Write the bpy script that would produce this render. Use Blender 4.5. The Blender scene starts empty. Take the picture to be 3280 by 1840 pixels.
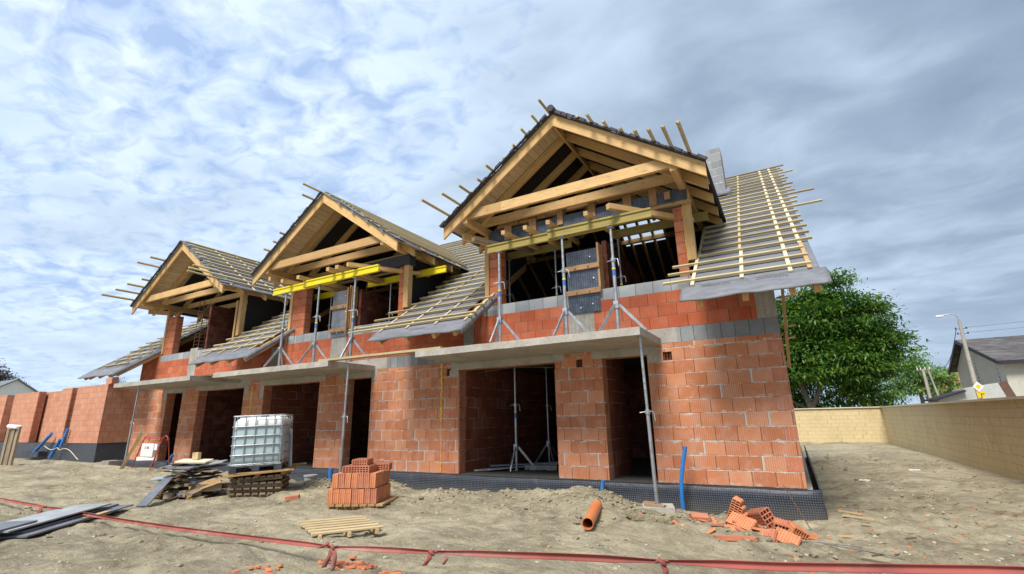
import bpy, bmesh, math, random
from mathutils import Vector, Matrix, noise
R = math.radians
random.seed(7)
sc = bpy.context.scene
col = sc.collection
PITCH, YAW, ROLL = 15.35, 29.09, -1.21
# ------------------------------------------------------------------ camera
cd = bpy.data.cameras.new('camera'); cam = bpy.data.objects.new('camera', cd); col.objects.link(cam)
cp, sp, cy_, sy_ = math.cos(R(PITCH)), math.sin(R(PITCH)), math.cos(R(YAW)), math.sin(R(YAW))
fw = Vector((-sy_*cp, cy_*cp, sp)); rt = Vector((cy_, sy_, 0)); up = rt.cross(fw)
r2 = rt*math.cos(R(ROLL)) + up*math.sin(R(ROLL)); u2 = -rt*math.sin(R(ROLL)) + up*math.cos(R(ROLL))
m = Matrix((r2, u2, -fw)).transposed().to_4x4(); m.translation = Vector((-0.04, -9.80, 1.21))
cam.matrix_world = m
cd.sensor_width = 36; cd.sensor_fit = 'HORIZONTAL'; cd.lens = 1538.9/3280*36
cd.clip_start = 0.05; cd.clip_end = 3000
sc.camera = cam
# ------------------------------------------------------------------ light
SUN_EL, SUN_AZ = 54, 180          # azimuth clockwise from +Y
sd = bpy.data.lights.new('sun', 'SUN'); so = bpy.data.objects.new('sun', sd); col.objects.link(so)
sdir = Vector((math.sin(R(SUN_AZ))*math.cos(R(SUN_EL)), math.cos(R(SUN_AZ))*math.cos(R(SUN_EL)), math.sin(R(SUN_EL))))
so.rotation_euler = sdir.to_track_quat('Z', 'Y').to_euler(); so.location = (0, -30, 40)
sd.energy = 3.0; sd.angle = R(20); sd.color = (1, .95, .87)
sc.view_settings.view_transform = 'Standard'; sc.view_settings.look = 'None'
sc.view_settings.exposure = 0.75; sc.view_settings.gamma = 1
sc.cycles.diffuse_bounces = 2

class NT:
    """small node tree helper"""
    def __init__(s, tree): s.t = tree; s.n = tree.nodes; s.l = tree.links
    def new(s, typ, **kw):
        n = s.n.new(typ)
        for k, v in kw.items():
            if k.startswith('i_'):
                key = k[2:]; key = int(key) if key.isdigit() else key.replace('_', ' ')
                s.inp(n, key, v)
            else: setattr(n, k, v)
        return n
    def inp(s, n, key, v):
        sock = n.inputs[key]
        if isinstance(v, bpy.types.NodeSocket): s.l.new(v, sock)
        elif isinstance(v, bpy.types.Node): s.l.new(v.outputs[0], sock)
        else:
            if hasattr(sock.default_value, '__len__') and not isinstance(v, (int, float)):
                v = tuple(v) + ((1,) if len(v) == 3 and len(sock.default_value) == 4 else ())
            sock.default_value = v
    def math(s, op, a, b=0.0, c=0.0):
        n = s.new('ShaderNodeMath', operation=op); s.inp(n, 0, a); s.inp(n, 1, b)
        if op in ('MULTIPLY_ADD', 'SMOOTH_MIN', 'COMPARE'): s.inp(n, 2, c)
        return n.outputs[0]
    def mix(s, f, a, b, blend='MIX'):
        n = s.new('ShaderNodeMix', data_type='RGBA', blend_type=blend)
        s.inp(n, 0, f); s.inp(n, 6, a); s.inp(n, 7, b); return n.outputs[2]
    def ramp(s, f, stops):
        n = s.new('ShaderNodeValToRGB'); s.inp(n, 0, f); e = n.color_ramp.elements
        while len(e) < len(stops): e.new(.5)
        for q, (p, c) in zip(e, stops): q.position = p; q.color = tuple(c) + (1,) if len(c) == 3 else c
        return n.outputs[0]
    def noise(s, vec, scale, detail=4, rough=.55, dist=0, out=0):
        n = s.new('ShaderNodeTexNoise'); s.inp(n, 'Vector', vec); s.inp(n, 'Scale', scale)
        s.inp(n, 'Detail', detail); s.inp(n, 'Roughness', rough); s.inp(n, 'Distortion', dist); return n.outputs[out]
    def mapv(s, vec, scale=(1, 1, 1), loc=(0, 0, 0), rot=(0, 0, 0)):
        n = s.new('ShaderNodeMapping'); s.inp(n, 'Vector', vec); s.inp(n, 'Scale', scale); s.inp(n, 'Location', loc); s.inp(n, 'Rotation', rot); return n.outputs[0]
    def rng(s, v, a, b, c, d):
        n = s.new('ShaderNodeMapRange'); s.inp(n, 0, v); s.inp(n, 1, a); s.inp(n, 2, b); s.inp(n, 3, c); s.inp(n, 4, d); return n.outputs[0]
    def bump(s, h, strength=.3, dist=.02, normal=None):
        n = s.new('ShaderNodeBump'); s.inp(n, 'Height', h); s.inp(n, 'Strength', strength); s.inp(n, 'Distance', dist)
        if normal: s.inp(n, 'Normal', normal)
        return n.outputs[0]

# ------------------------------------------------------------------ world: sky with broken altocumulus cover
w = bpy.data.worlds.new('World'); sc.world = w; w.use_nodes = True
k = NT(w.node_tree); bg = k.n['Background']
sky = k.new('ShaderNodeTexSky', sky_type='NISHITA'); sky.sun_disc = False
sky.sun_elevation = R(SUN_EL); sky.sun_rotation = R(SUN_AZ); sky.air_density = 1.2; sky.dust_density = 1.5; sky.ozone_density = 2
tc = k.new('ShaderNodeTexCoord'); gen = tc.outputs['Generated']
sep = k.new('ShaderNodeSeparateXYZ', i_0=gen)
zz = k.math('MAXIMUM', k.math('ADD', sep.outputs[2], .12), .05)
px = k.math('DIVIDE', sep.outputs[0], zz); py = k.math('DIVIDE', sep.outputs[1], zz)
pl = k.new('ShaderNodeCombineXYZ', i_0=px, i_1=py, i_2=0.0).outputs[0]
big = k.noise(k.mapv(pl, (.42, .42, 1), (3.1, 1.7, 0)), 1.0, 4, .5, .3)
mid = k.noise(k.mapv(pl, (1.0, 1.7, 1), (1, 5, 0), (0, 0, R(-35))), 1.5, 5, .55, .4)
cell = k.noise(k.mapv(pl, (2.6, 3.4, 1), (7, 2, 0), (0, 0, R(-35))), 3.6, 4, .55, .5)
# to the west (left of the picture) thin broken cover, to the north east thick grey sheets
side = k.rng(k.math('DIVIDE', sep.outputs[0], k.math('MAXIMUM', sep.outputs[1], .05)), -1.2, .35, 0, 1)
cov = k.math('ADD', k.math('MULTIPLY', mid, .42), k.math('MULTIPLY', cell, .58))
cov = k.math('ADD', cov, k.math('MULTIPLY', side, .25))
cov = k.math('ADD', cov, k.math('MULTIPLY', k.math('SUBTRACT', big, .5), .5))
covm = k.rng(cov, .37, .55, .30, 1.0)
thick = k.math('ADD', k.math('MULTIPLY', big, .72), k.math('MULTIPLY', k.noise(k.mapv(pl, (1.3, 1.6, 1), (2, 9, 0)), 2.4, 5, .52, .35), .36))
thick = k.math('ADD', thick, k.math('MULTIPLY', side, .235))
ccol = k.ramp(thick, [(.44, (7.6, 8.8, 10.3)), (.55, (6.3, 7.7, 9.5)), (.67, (5.0, 6.2, 7.7)), (.81, (3.1, 4.0, 5.3)), (1.0, (1.9, 2.6, 3.7))])
blue = k.mix(.8, sky.outputs[0], (2.9, 4.5, 8.0))
full = k.mix(covm, blue, ccol)
hz = k.rng(sep.outputs[2], 0.0, .22, .45, 0)
full = k.mix(hz, full, (6.0, 7.7, 9.5))
k.inp(bg, 0, full); bg.inputs[1].default_value = .070

# ------------------------------------------------------------------ materials
def mat(name):
    mt = bpy.data.materials.new(name); mt.use_nodes = True
    q = NT(mt.node_tree); b = q.n['Principled BSDF']; return mt, q, b
def set_(q, b, **kw):
    for a, v in kw.items(): q.inp(b, {'col': 'Base Color', 'rough': 'Roughness', 'nrm': 'Normal', 'metal': 'Metallic', 'spec': 'Specular IOR Level'}[a], v)

def m_simple(name, c, rough=.7, var=.25, scale=6, bump=.15, metal=0, bscale=40, dirt=None):
    mt, q, b = mat(name); o = q.new('ShaderNodeTexCoord').outputs['Object']
    n = q.noise(o, scale, 6, .6)
    c1 = tuple(x*(1-var) for x in c); c2 = tuple(min(1, x*(1+var)) for x in c)
    cc = q.ramp(n, [(.3, c1), (.7, c2)])
    if dirt: cc = q.mix(q.rng(q.noise(o, scale*.6, 5, .65, .5), .52, .68, 0, .8), cc, dirt)
    set_(q, b, col=cc, rough=q.rng(n, .3, .7, rough-.08, min(1, rough+.08)), metal=metal, nrm=q.bump(q.noise(o, bscale, 4, .6), bump, .01))
    return mt

def m_wood(name, c1, c2, rough=.65, knots=.8, stain=0, stainc=(.2, .15, .1), var=.25):
    mt, q, b = mat(name); uv = q.new('ShaderNodeUVMap').outputs[0]
    s = q.new('ShaderNodeSeparateXYZ', i_0=uv)
    rid = q.math('FLOOR', q.math('DIVIDE', s.outputs[0], 20.0))
    wn = q.new('ShaderNodeTexWhiteNoise', noise_dimensions='1D'); q.inp(wn, 'W', rid); rv = wn.outputs[0]
    g = q.noise(q.mapv(uv, (1.2, 28, 1)), 2.0, 5, .6, .6)
    g2 = q.noise(q.mapv(uv, (.5, 4, 1)), 3.0, 4, .6, 1.2)
    cc = q.ramp(q.math('ADD', q.math('MULTIPLY', g, .6), q.math('MULTIPLY', g2, .4)), [(.33, c2), (.62, c1)])
    cc = q.mix(1.0, cc, q.ramp(rv, [(0, (1-var, 1-var*1.1, 1-var*1.2)), (1, (1.0, 1.0, 1.0))]), 'MULTIPLY')
    v = q.new('ShaderNodeTexVoronoi', voronoi_dimensions='2D'); q.inp(v, 'Vector', q.mapv(uv, (1.1, 6.0, 1))); q.inp(v, 'Scale', 1.6)
    kn = q.rng(v.outputs['Distance'], .03, .09, knots, 0)
    cc = q.mix(kn, cc, tuple(x*.28 for x in c2))
    if stain: cc = q.mix(q.rng(q.noise(q.mapv(uv, (1, 3, 1)), 1.6, 5, .7), .48, .66, 0, stain), cc, stainc)
    set_(q, b, col=cc, rough=rough, nrm=q.bump(g, .25, .004), spec=.3)
    return mt

def m_brick(name, c1, c2, bw=.373, rh=.25, mort=(.52, .49, .44), ribs=.5, z0=0.0, dust=.25, bedw=.06, jit=.16, joint=(.10, .035, .02), rowrib=True, pale=(.62, .36, .26), vary=.75):
    mt, q, b = mat(name); P = q.new('ShaderNodeNewGeometry').outputs['Position']
    s = q.new('ShaderNodeSeparateXYZ', i_0=P)
    zr = q.math('DIVIDE', q.math('SUBTRACT', s.outputs[2], z0), rh); row = q.math('FLOOR', zr); fz = q.math('SUBTRACT', zr, row)
    u = q.math('ADD', s.outputs[0], s.outputs[1])
    wn = q.new('ShaderNodeTexWhiteNoise', noise_dimensions='1D'); q.inp(wn, 'W', q.math('ADD', row, .37))
    par = q.math('MULTIPLY', q.math('MODULO', q.math('ABSOLUTE', row), 2.0), .5)
    un = q.math('ADD', q.math('DIVIDE', u, bw), q.math('ADD', par, q.math('MULTIPLY', wn.outputs[0], jit)))
    ci = q.math('FLOOR', un); fu = q.math('SUBTRACT', un, ci)
    cv = q.new('ShaderNodeCombineXYZ', i_0=ci, i_1=row, i_2=1.0)
    w2 = q.new('ShaderNodeTexWhiteNoise', noise_dimensions='3D'); q.inp(w2, 'Vector', cv); rv = w2.outputs[0]
    n1 = q.noise(P, 3.2, 6, .65); n2 = q.noise(P, 11, 5, .6); n3 = q.noise(P, 1.1, 4, .6)
    # edges of the block, slightly wobbly
    wob = q.math('MULTIPLY', q.math('SUBTRACT', q.noise(P, 26, 3, .6), .5), .05)
    ed = q.math('MINIMUM', fu, q.math('SUBTRACT', 1.0, fu)); ed = q.math('ADD', ed, q.math('MULTIPLY', wob, .35))
    vj = q.rng(ed, .006, .016, 1, 0)
    eb = q.math('MINIMUM', fz, q.math('SUBTRACT', 1.0, fz))
    wid = q.rng(n2, .35, .68, .012, bedw)
    bj = q.rng(q.math('SUBTRACT', q.math('ADD', eb, wob), wid), -.012, .006, 1, 0)
    base = q.mix(q.math('ADD', q.math('MULTIPLY', rv, vary), (1-vary)/2), tuple(x*.86 for x in c1), tuple(min(1, x*1.12) for x in c2))
    base = q.mix(q.math('MULTIPLY', q.math('GREATER_THAN', w2.outputs[1], .86), .5), base, pale) if False else base
    base = q.mix(q.rng(q.math('ADD', n1, q.math('MULTIPLY', q.math('SUBTRACT', rv, .5), .12*vary)), .44, .68, 0, min(1, dust*1.7)), base, pale)
    base = q.mix(q.rng(n3, .50, .66, 0, .3), base, tuple(x*.7 for x in c1))
    rib = q.math('SINE', q.math('MULTIPLY', u, 2*math.pi/.034))
    ribm = q.rng(w2.outputs[1], .25, .6, .3, 1)
    base = q.mix(q.math('MULTIPLY', q.rng(rib, -1, 1, .75, 0), q.math('MULTIPLY', ribm, ribs)), base, tuple(x*.45 for x in c1))
    # some vertical joints are filled with mortar
    fill = q.math('GREATER_THAN', w2.outputs[0], .78)
    vjw = q.math('MULTIPLY', q.rng(q.math('SUBTRACT', fu, q.math('MULTIPLY', n2, .14)), 0, .02, 1, 0), fill)
    cc = q.mix(vj, base, joint)
    cc = q.mix(vjw, cc, mort)
    mc = q.mix(n2, tuple(x*.55 for x in mort), tuple(min(1, x*1.35) for x in mort))
    keep = q.rng(q.noise(q.mapv(P, (1, 1, 3)), 2.6, 4, .6), .40, .52, .15, 1)
    cc = q.mix(q.math('MULTIPLY', bj, keep), cc, mc)
    dark = q.math('MULTIPLY', q.rng(eb, .004, .018, 1, 0), q.math('SUBTRACT', 1.0, keep))
    cc = q.mix(dark, cc, joint)
    sm_ = q.math('MULTIPLY', q.rng(q.noise(q.mapv(P, (1, 1, 2.2), (5, 3, 1)), 5.5, 5, .7, .4), .575, .63, 0, .85), q.rng(q.math('ADD', eb, q.math('MULTIPLY', n2, .12)), .16, .28, 1, 0)) if dust > .2 else 0.0
    cc = q.mix(sm_, cc, mort)
    h = q.math('SUBTRACT', q.math('MULTIPLY', rib, .12), q.math('MULTIPLY', q.math('MAXIMUM', vj, bj), 1.0))
    h = q.math('ADD', h, q.math('MULTIPLY', n2, .35))
    set_(q, b, col=cc, rough=.88, nrm=q.bump(h, .55, .008), spec=.2)
    return mt

def m_concrete(name, c, var=.3, blocks=None, streak=0, z0=2.6, joint=(.06, .06, .06)):
    mt, q, b = mat(name); P = q.new('ShaderNodeNewGeometry').outputs['Position']
    n = q.noise(P, 2.2, 7, .68, .4); n2 = q.noise(P, 24, 5, .6)
    f = q.math('ADD', q.math('MULTIPLY', n, .65), q.math('MULTIPLY', n2, .35))
    cc = q.ramp(f, [(.34, tuple(x*(1-var) for x in c)), (.66, tuple(x*(1+var) for x in c))])
    h = n2
    if streak:
        st = q.noise(q.mapv(P, (9, 9, .5)), 2, 4, .6)
        cc = q.mix(q.rng(st, .45, .7, 0, streak), cc, tuple(x*.55 for x in c))
    if blocks:
        s = q.new('ShaderNodeSeparateXYZ', i_0=P)
        un = q.math('DIVIDE', q.math('ADD', s.outputs[0], s.outputs[1]), blocks)
        ci = q.math('FLOOR', un); fu = q.math('SUBTRACT', un, ci)
        wn = q.new('ShaderNodeTexWhiteNoise', noise_dimensions='1D'); q.inp(wn, 'W', ci)
        cc = q.mix(1.0, cc, q.ramp(wn.outputs[0], [(0, (.72, .75, .78)), (1, (1.1, 1.1, 1.08))]), 'MULTIPLY')
        ed = q.math('MINIMUM', fu, q.math('SUBTRACT', 1.0, fu))
        ed = q.math('ADD', ed, q.math('MULTIPLY', q.math('SUBTRACT', n2, .5), .03))
        j = q.rng(ed, .012, .028, 1, 0); cc = q.mix(j, cc, joint); h = q.math('SUBTRACT', n2, j)
    set_(q, b, col=cc, rough=.9, nrm=q.bump(h, .4, .008), spec=.25)
    return mt

def m_membrane(name, c, rough=.55, wr=.6):
    mt, q, b = mat(name); P = q.new('ShaderNodeNewGeometry').outputs['Position']
    n = q.noise(q.mapv(P, (1, 2.4, 2.4)), 2.6, 5, .6, .8); n2 = q.noise(P, 14, 4, .6)
    cc = q.ramp(n, [(.3, tuple(x*.75 for x in c)), (.7, tuple(x*1.2 for x in c))])
    cc = q.mix(q.rng(n2, .55, .75, 0, .15), cc, (.36, .33, .28))
    set_(q, b, col=cc, rough=rough, nrm=q.bump(q.math('ADD', n, q.math('MULTIPLY', n2, .1)), wr*.35, .04), spec=.3)
    return mt

def m_dimple(name):
    mt, q, b = mat(name); P = q.new('ShaderNodeNewGeometry').outputs['Position']
    s = q.new('ShaderNodeSeparateXYZ', i_0=P); u = q.math('ADD', s.outputs[0], s.outputs[1]); k1 = 2*math.pi/.075
    a = q.math('SINE', q.math('MULTIPLY', q.math('ADD', u, s.outputs[2]), k1)); c = q.math('SINE', q.math('MULTIPLY', q.math('SUBTRACT', u, s.outputs[2]), k1))
    d = q.rng(q.math('MULTIPLY', a, c), .1, .7, 0, 1); n = q.noise(P, 3.5, 6, .7, .3)
    cc = q.ramp(n, [(.35, (.010, .013, .022)), (.6, (.022, .029, .046)), (.8, (.11, .10, .10))])
    cc = q.mix(q.math('MULTIPLY', q.math('MULTIPLY', d, d), .85), cc, (.14, .165, .21))
    dirt = q.rng(q.math('ADD', s.outputs[2], q.math('MULTIPLY', n, .3)), -.34, -.05, .65, .08)
    cc = q.mix(q.math('MULTIPLY', dirt, .5), cc, (.23, .20, .15))
    set_(q, b, col=cc, rough=.42, nrm=q.bump(q.math('ADD', d, q.math('MULTIPLY', n, 1.3)), .8, .012))
    return mt

def m_film(name):
    mt, q, b = mat(name); P = q.new('ShaderNodeNewGeometry').outputs['Position']
    s = q.new('ShaderNodeSeparateXYZ', i_0=P)
    def ln(v, p):
        f = q.math('FRACT', q.math('DIVIDE', v, p)); return q.rng(q.math('MINIMUM', f, q.math('SUBTRACT', 1.0, f)), .03, .10, 1, 0)
    g = q.math('MAXIMUM', ln(s.outputs[0], .055), q.math('MULTIPLY', ln(s.outputs[2], .055), .55)); n = q.noise(P, 5, 6, .7)
    cc = q.ramp(n, [(.35, (.022, .03, .05)), (.7, (.07, .09, .13))])
    cc = q.mix(q.math('MULTIPLY', g, q.rng(n, .3, .7, .2, .6)), cc, (.26, .31, .38))
    cc = q.mix(q.rng(q.noise(P, 17, 4, .7), .6, .75, 0, .5), cc, (.30, .29, .27))
    set_(q, b, col=cc, rough=.38, nrm=q.bump(n, .15, .01)); return mt

def m_ground(name):
    mt, q, b = mat(name); P = q.new('ShaderNodeNewGeometry').outputs['Position']
    n = q.noise(P, .55, 8, .62, .5); n2 = q.noise(P, 4, 8, .7, .3); n3 = q.noise(P, 30, 5, .7); tr = q.noise(q.mapv(P, (.5, 2.4, 1), (0, 0, 0), (0, 0, R(8))), 1.1, 6, .6, .8)
    f = q.math('ADD', q.math('MULTIPLY', n, .5), q.math('MULTIPLY', n2, .5))
    cc = q.ramp(f, [(.34, (.15, .122, .08)), (.45, (.30, .26, .175)), (.54, (.42, .365, .25)), (.68, (.53, .475, .335))])
    cc = q.mix(q.rng(tr, .50, .64, 0, .65), cc, (.25, .215, .16))
    cc = q.mix(q.rng(q.noise(P, 12, 6, .75, .6), .56, .66, 0, .6), cc, (.17, .135, .09))
    cc = q.mix(q.rng(n3, .62, .72, 0, .6), cc, (.12, .095, .065))
    cc = q.mix(q.rng(n3, .30, .36, .45, 0), cc, (.55, .50, .38))
    red = q.math('MULTIPLY', q.rng(q.noise(P, 9, 5, .7), .63, .70, 0, .75), q.rng(q.noise(P, .35, 3, .5), .46, .6, 0, 1))
    cc = q.mix(red, cc, (.42, .15, .08))
    v = q.new('ShaderNodeTexVoronoi'); q.inp(v, 'Vector', P); q.inp(v, 'Scale', 7.0); q.inp(v, 'Randomness', 1.0)
    h = q.math('ADD', q.math('MULTIPLY', n2, 1.0), q.math('ADD', q.math('MULTIPLY', n3, .35), q.math('MULTIPLY', v.outputs['Distance'], -.25)))
    set_(q, b, col=cc, rough=.95, nrm=q.bump(h, 1.0, .085), spec=.15); return mt

M = {}
M['ground'] = m_ground('packed_earth')
M['brick'] = m_brick('clay_block_lower', (.52, .182, .088), (.61, .262, .13), z0=0.0, dust=.4)
M['brick_top'] = m_brick('clay_block_upper', (.50, .115, .052), (.57, .16, .075), z0=2.9, dust=.15, ribs=.7, mort=(.30, .16, .11))
M['brick_far'] = m_brick('clay_block_far', (.58, .24, .14), (.64, .31, .19), z0=.54, dust=.35, vary=.4, mort=(.36, .24, .19))
M['brick_mid_shade'] = m_brick('clay_block_partition_shade', (.26, .075, .04), (.34, .105, .06), z0=0.0, dust=.1, mort=(.36, .30, .26))  # block colour dimmed partway, painting in the half shade near the openings
M['brick_in_shade'] = m_brick('clay_block_inner_shade', (.095, .026, .016), (.13, .036, .022), z0=0.0, dust=.1, mort=(.16, .10, .08))  # block colour darkened to carry the shade of the rooms and attic
M['pillar'] = m_brick('clay_block_pillar', (.47, .13, .06), (.56, .19, .09), bw=5, z0=3.9, rh=.24, mort=(.20, .07, .04), jit=0)
M['clay'] = m_simple('fired_clay', (.50, .18, .10), .85, .22, 5, .25, dirt=(.50, .30, .22))
M['clay2'] = m_simple('fired_clay_orange', (.60, .22, .10), .85, .25, 7, .3)
M['clay_hole'] = m_simple('fired_clay_dark', (.24, .07, .04), .9, .3, 12, .5)
M['yellow'] = m_brick('yellow_split_block', (.62, .49, .27), (.68, .55, .32), bw=.40, rh=.208, mort=(.46, .35, .18), z0=-.45, ribs=0, vary=.2, dust=.4, pale=(.62, .50, .28), bedw=.04, jit=0.3, joint=(.42, .31, .15))
M['cap'] = m_simple('wall_capping', (.66, .58, .42), .8, .15, 3)
M['concrete'] = m_concrete('raw_concrete', (.40, .37, .32), .28)
M['concrete_s'] = m_concrete('shuttered_concrete', (.36, .34, .30), .35, streak=.6)
M['cblock'] = m_concrete('grey_block', (.27, .275, .28), .22, blocks=.245)
M['sillb'] = m_concrete('sill_block', (.36, .37, .385), .15, blocks=.36, joint=(.16, .16, .16))
M['found'] = m_concrete('foundation', (.30, .28, .25), .3)
M['floor'] = m_concrete('shade_dark_screed', (.07, .065, .06), .3)  # slab colour darkened to stand for the shade indoors
M['dimple'] = m_dimple('dimple_membrane')
M['memb'] = m_membrane('grey_underlay', (.18, .185, .205))
M['shade_sheet'] = m_simple('shade_black_sheet', (.012, .010, .011), .8, .3, 3, .1)  # near-black puts the shade of gables and open cheeks into the colour
M['memb_dk'] = m_membrane('dark_underlay', (.045, .045, .055), .6, .8)

M['wood'] = m_wood('fresh_timber', (.74, .50, .225), (.60, .35, .13), var=.28, stain=.4, stainc=(.36, .25, .15))
M['wood_pale'] = m_wood('planed_boards', (.70, .54, .34), (.58, .42, .25), var=.15)
M['batten'] = m_wood('roof_batten', (.63, .53, .30), (.44, .35, .19), knots=.4, var=.38)
M['batten_w'] = m_wood('pale_batten', (.80, .70, .52), (.66, .54, .36), knots=.3, var=.15)
M['old'] = m_wood('weathered_timber', (.46, .36, .25), (.26, .19, .125), .85, stain=.7, stainc=(.10, .08, .065), var=.55)
M['oldy'] = m_wood('used_boards', (.56, .37, .17), (.38, .22, .09), .8, stain=.5, var=.4)
M['palletw'] = m_wood('pallet_wood', (.68, .54, .32), (.52, .38, .20), .75, var=.2)
M['form_wood'] = m_wood('form_timber', (.50, .30, .15), (.34, .19, .09), .7, stain=.3, var=.3)
M['girder_y'] = m_wood('yellow_girder', (.80, .66, .02), (.70, .54, .015), .5, knots=.1, var=.08)
M['girder_o'] = m_wood('worn_yellow_girder', (.40, .33, .085), (.27, .20, .055), .6, knots=.3, stain=.55, stainc=(.27, .20, .11), var=.15)
M['film'] = m_film('film_faced_panel')
M['filmg'] = m_simple('grey_panel', (.15, .16, .185), .5, .35, 3, .2, dirt=(.26, .25, .24))
M['filmp'] = m_simple('pale_panel', (.34, .36, .37), .5, .25, 2, .2, dirt=(.22, .21, .20))
M['steel'] = m_simple('galvanised_steel', (.42, .44, .46), .42, .2, 8, .1, metal=.75, dirt=(.33, .32, .30))
M['steel_d'] = m_simple('dull_steel', (.20, .20, .19), .5, .3, 8, .1, metal=.6)
M['rust'] = m_simple('rusty_bar', (.13, .07, .05), .8, .4, 20, .3)
M['sticker'] = m_simple('blue_label', (.05, .14, .42), .5, .1, 8, 0)
M['sticker_y'] = m_simple('yellow_band', (.75, .62, .05), .5, .1, 8, 0)
M['foam'] = m_simple('expanding_foam', (.78, .48, .06), .8, .25, 14, .9, bscale=30)
M['blue'] = m_simple('blue_pipe_plastic', (.02, .17, .50), .45, .15, 4, .1, dirt=(.20, .30, .45))
M['orange'] = m_simple('orange_pipe_plastic', (.60, .19, .06), .45, .1, 4, .1, dirt=(.52, .27, .15))
M['black'] = m_simple('black_plastic', (.03, .035, .05), .5, .3, 8, .2, dirt=(.10, .10, .11))
M['tankp'] = m_simple('tank_plastic', (.58, .66, .68), .35, .06, 2, .05)
mt_, q_, b_ = mat('tank_plastic_with_water'); o_ = q_.new('ShaderNodeTexCoord').outputs['Object']; s_ = q_.new('ShaderNodeSeparateXYZ', i_0=o_)
set_(q_, b_, col=q_.mix(q_.rng(s_.outputs[2], .90, .915, 0, 1), q_.mix(q_.noise(o_, 3, 4, .6), (.36, .47, .50), (.50, .60, .62)), (.78, .80, .78)), rough=.3)
M['tankw'] = mt_
M['white'] = m_simple('white_paint', (.74, .74, .70), .5, .06, 3, .05)
M['whitep'] = m_simple('white_plastic', (.80, .80, .78), .4, .04, 3, .05)
M['red'] = m_simple('red_paint', (.42, .06, .045), .5, .25, 9, .1)
M['redm'] = m_simple('red_letters', (.60, .02, .08), .5, .02, 3, 0)
M['inkb'] = m_simple('dark_letters', (.05, .05, .07), .6, .05, 3, 0)
M['ink'] = m_simple('grey_print', (.135, .14, .155), .6, .2, 30, 0)
M['tape'] = m_simple('faded_red_tape', (.30, .08, .065), .9, .3, 1.6, .05, dirt=(.42, .22, .18))
M['bark'] = m_simple('bark', (.20, .16, .12), .9, .35, 6, .8, bscale=18)
M['render'] = m_concrete('old_render', (.54, .52, .44), .14, streak=.15)
M['render2'] = m_concrete('pale_render', (.48, .50, .47), .12)
M['slate'] = m_brick('old_roof_tiles', (.075, .07, .072), (.125, .115, .115), bw=.33, rh=.22, mort=(.05, .05, .05), ribs=0, dust=.35, pale=(.2, .19, .18), z0=0)
M['tile_o'] = m_brick('orange_roof_tiles', (.52, .20, .09), (.60, .28, .14), bw=.3, rh=.25, mort=(.3, .12, .06), ribs=0, z0=0)
M['darkp'] = m_simple('dark_fascia', (.025, .02, .03), .6, .2, 4)
M['glassd'] = m_simple('dark_glass', (.03, .035, .04), .15, .1, 4)
M['sign_y'] = m_simple('sign_yellow', (.85, .55, .01), .4, .03, 3, 0)
M['stone'] = m_simple('stones', (.42, .38, .29), .9, .3, 9, .5)
M['clod'] = m_simple('earth_clods', (.27, .235, .155), .95, .35, 9, .8, bscale=25)

def m_leaf(name, a, b_, c_):
    mt, q, b = mat(name)
    oi = q.new('ShaderNodeNewGeometry'); P = oi.outputs['Position']
    n = q.noise(P, .9, 4, .6); w2 = q.new('ShaderNodeTexWhiteNoise', noise_dimensions='3D')
    q.inp(w2, 'Vector', q.new('ShaderNodeVectorMath', operation='SNAP', i_0=P, i_1=(.35, .35, .35)).outputs[0])
    f = q.math('ADD', q.math('MULTIPLY', n, .6), q.math('MULTIPLY', w2.outputs[0], .4))
    cc = q.ramp(f, [(.3, a), (.5, b_), (.72, c_)])
    set_(q, b, col=cc, rough=.5, spec=.35)
    tl = q.new('ShaderNodeBsdfTranslucent'); q.inp(tl, 0, q.mix(1.0, cc, (1.3, 1.5, .5), 'MULTIPLY'))
    ms = q.new('ShaderNodeMixShader', i_0=.3); q.l.new(b.outputs[0], ms.inputs[1]); q.l.new(tl.outputs[0], ms.inputs[2])
    q.l.new(ms.outputs[0], q.n['Material Output'].inputs[0]); return mt
M['leaf'] = m_leaf('walnut_leaves', (.025, .08, .012), (.065, .16, .022), (.17, .27, .04))
M['leaf2'] = m_leaf('lighter_leaves', (.10, .19, .05), (.17, .29, .09), (.25, .38, .14))
M['leafd'] = m_leaf('dark_leaves', (.03, .05, .03), (.05, .075, .05), (.08, .10, .06))
M['leafp'] = m_leaf('plum_leaves', (.045, .04, .06), (.07, .06, .085), (.10, .09, .10))

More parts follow.
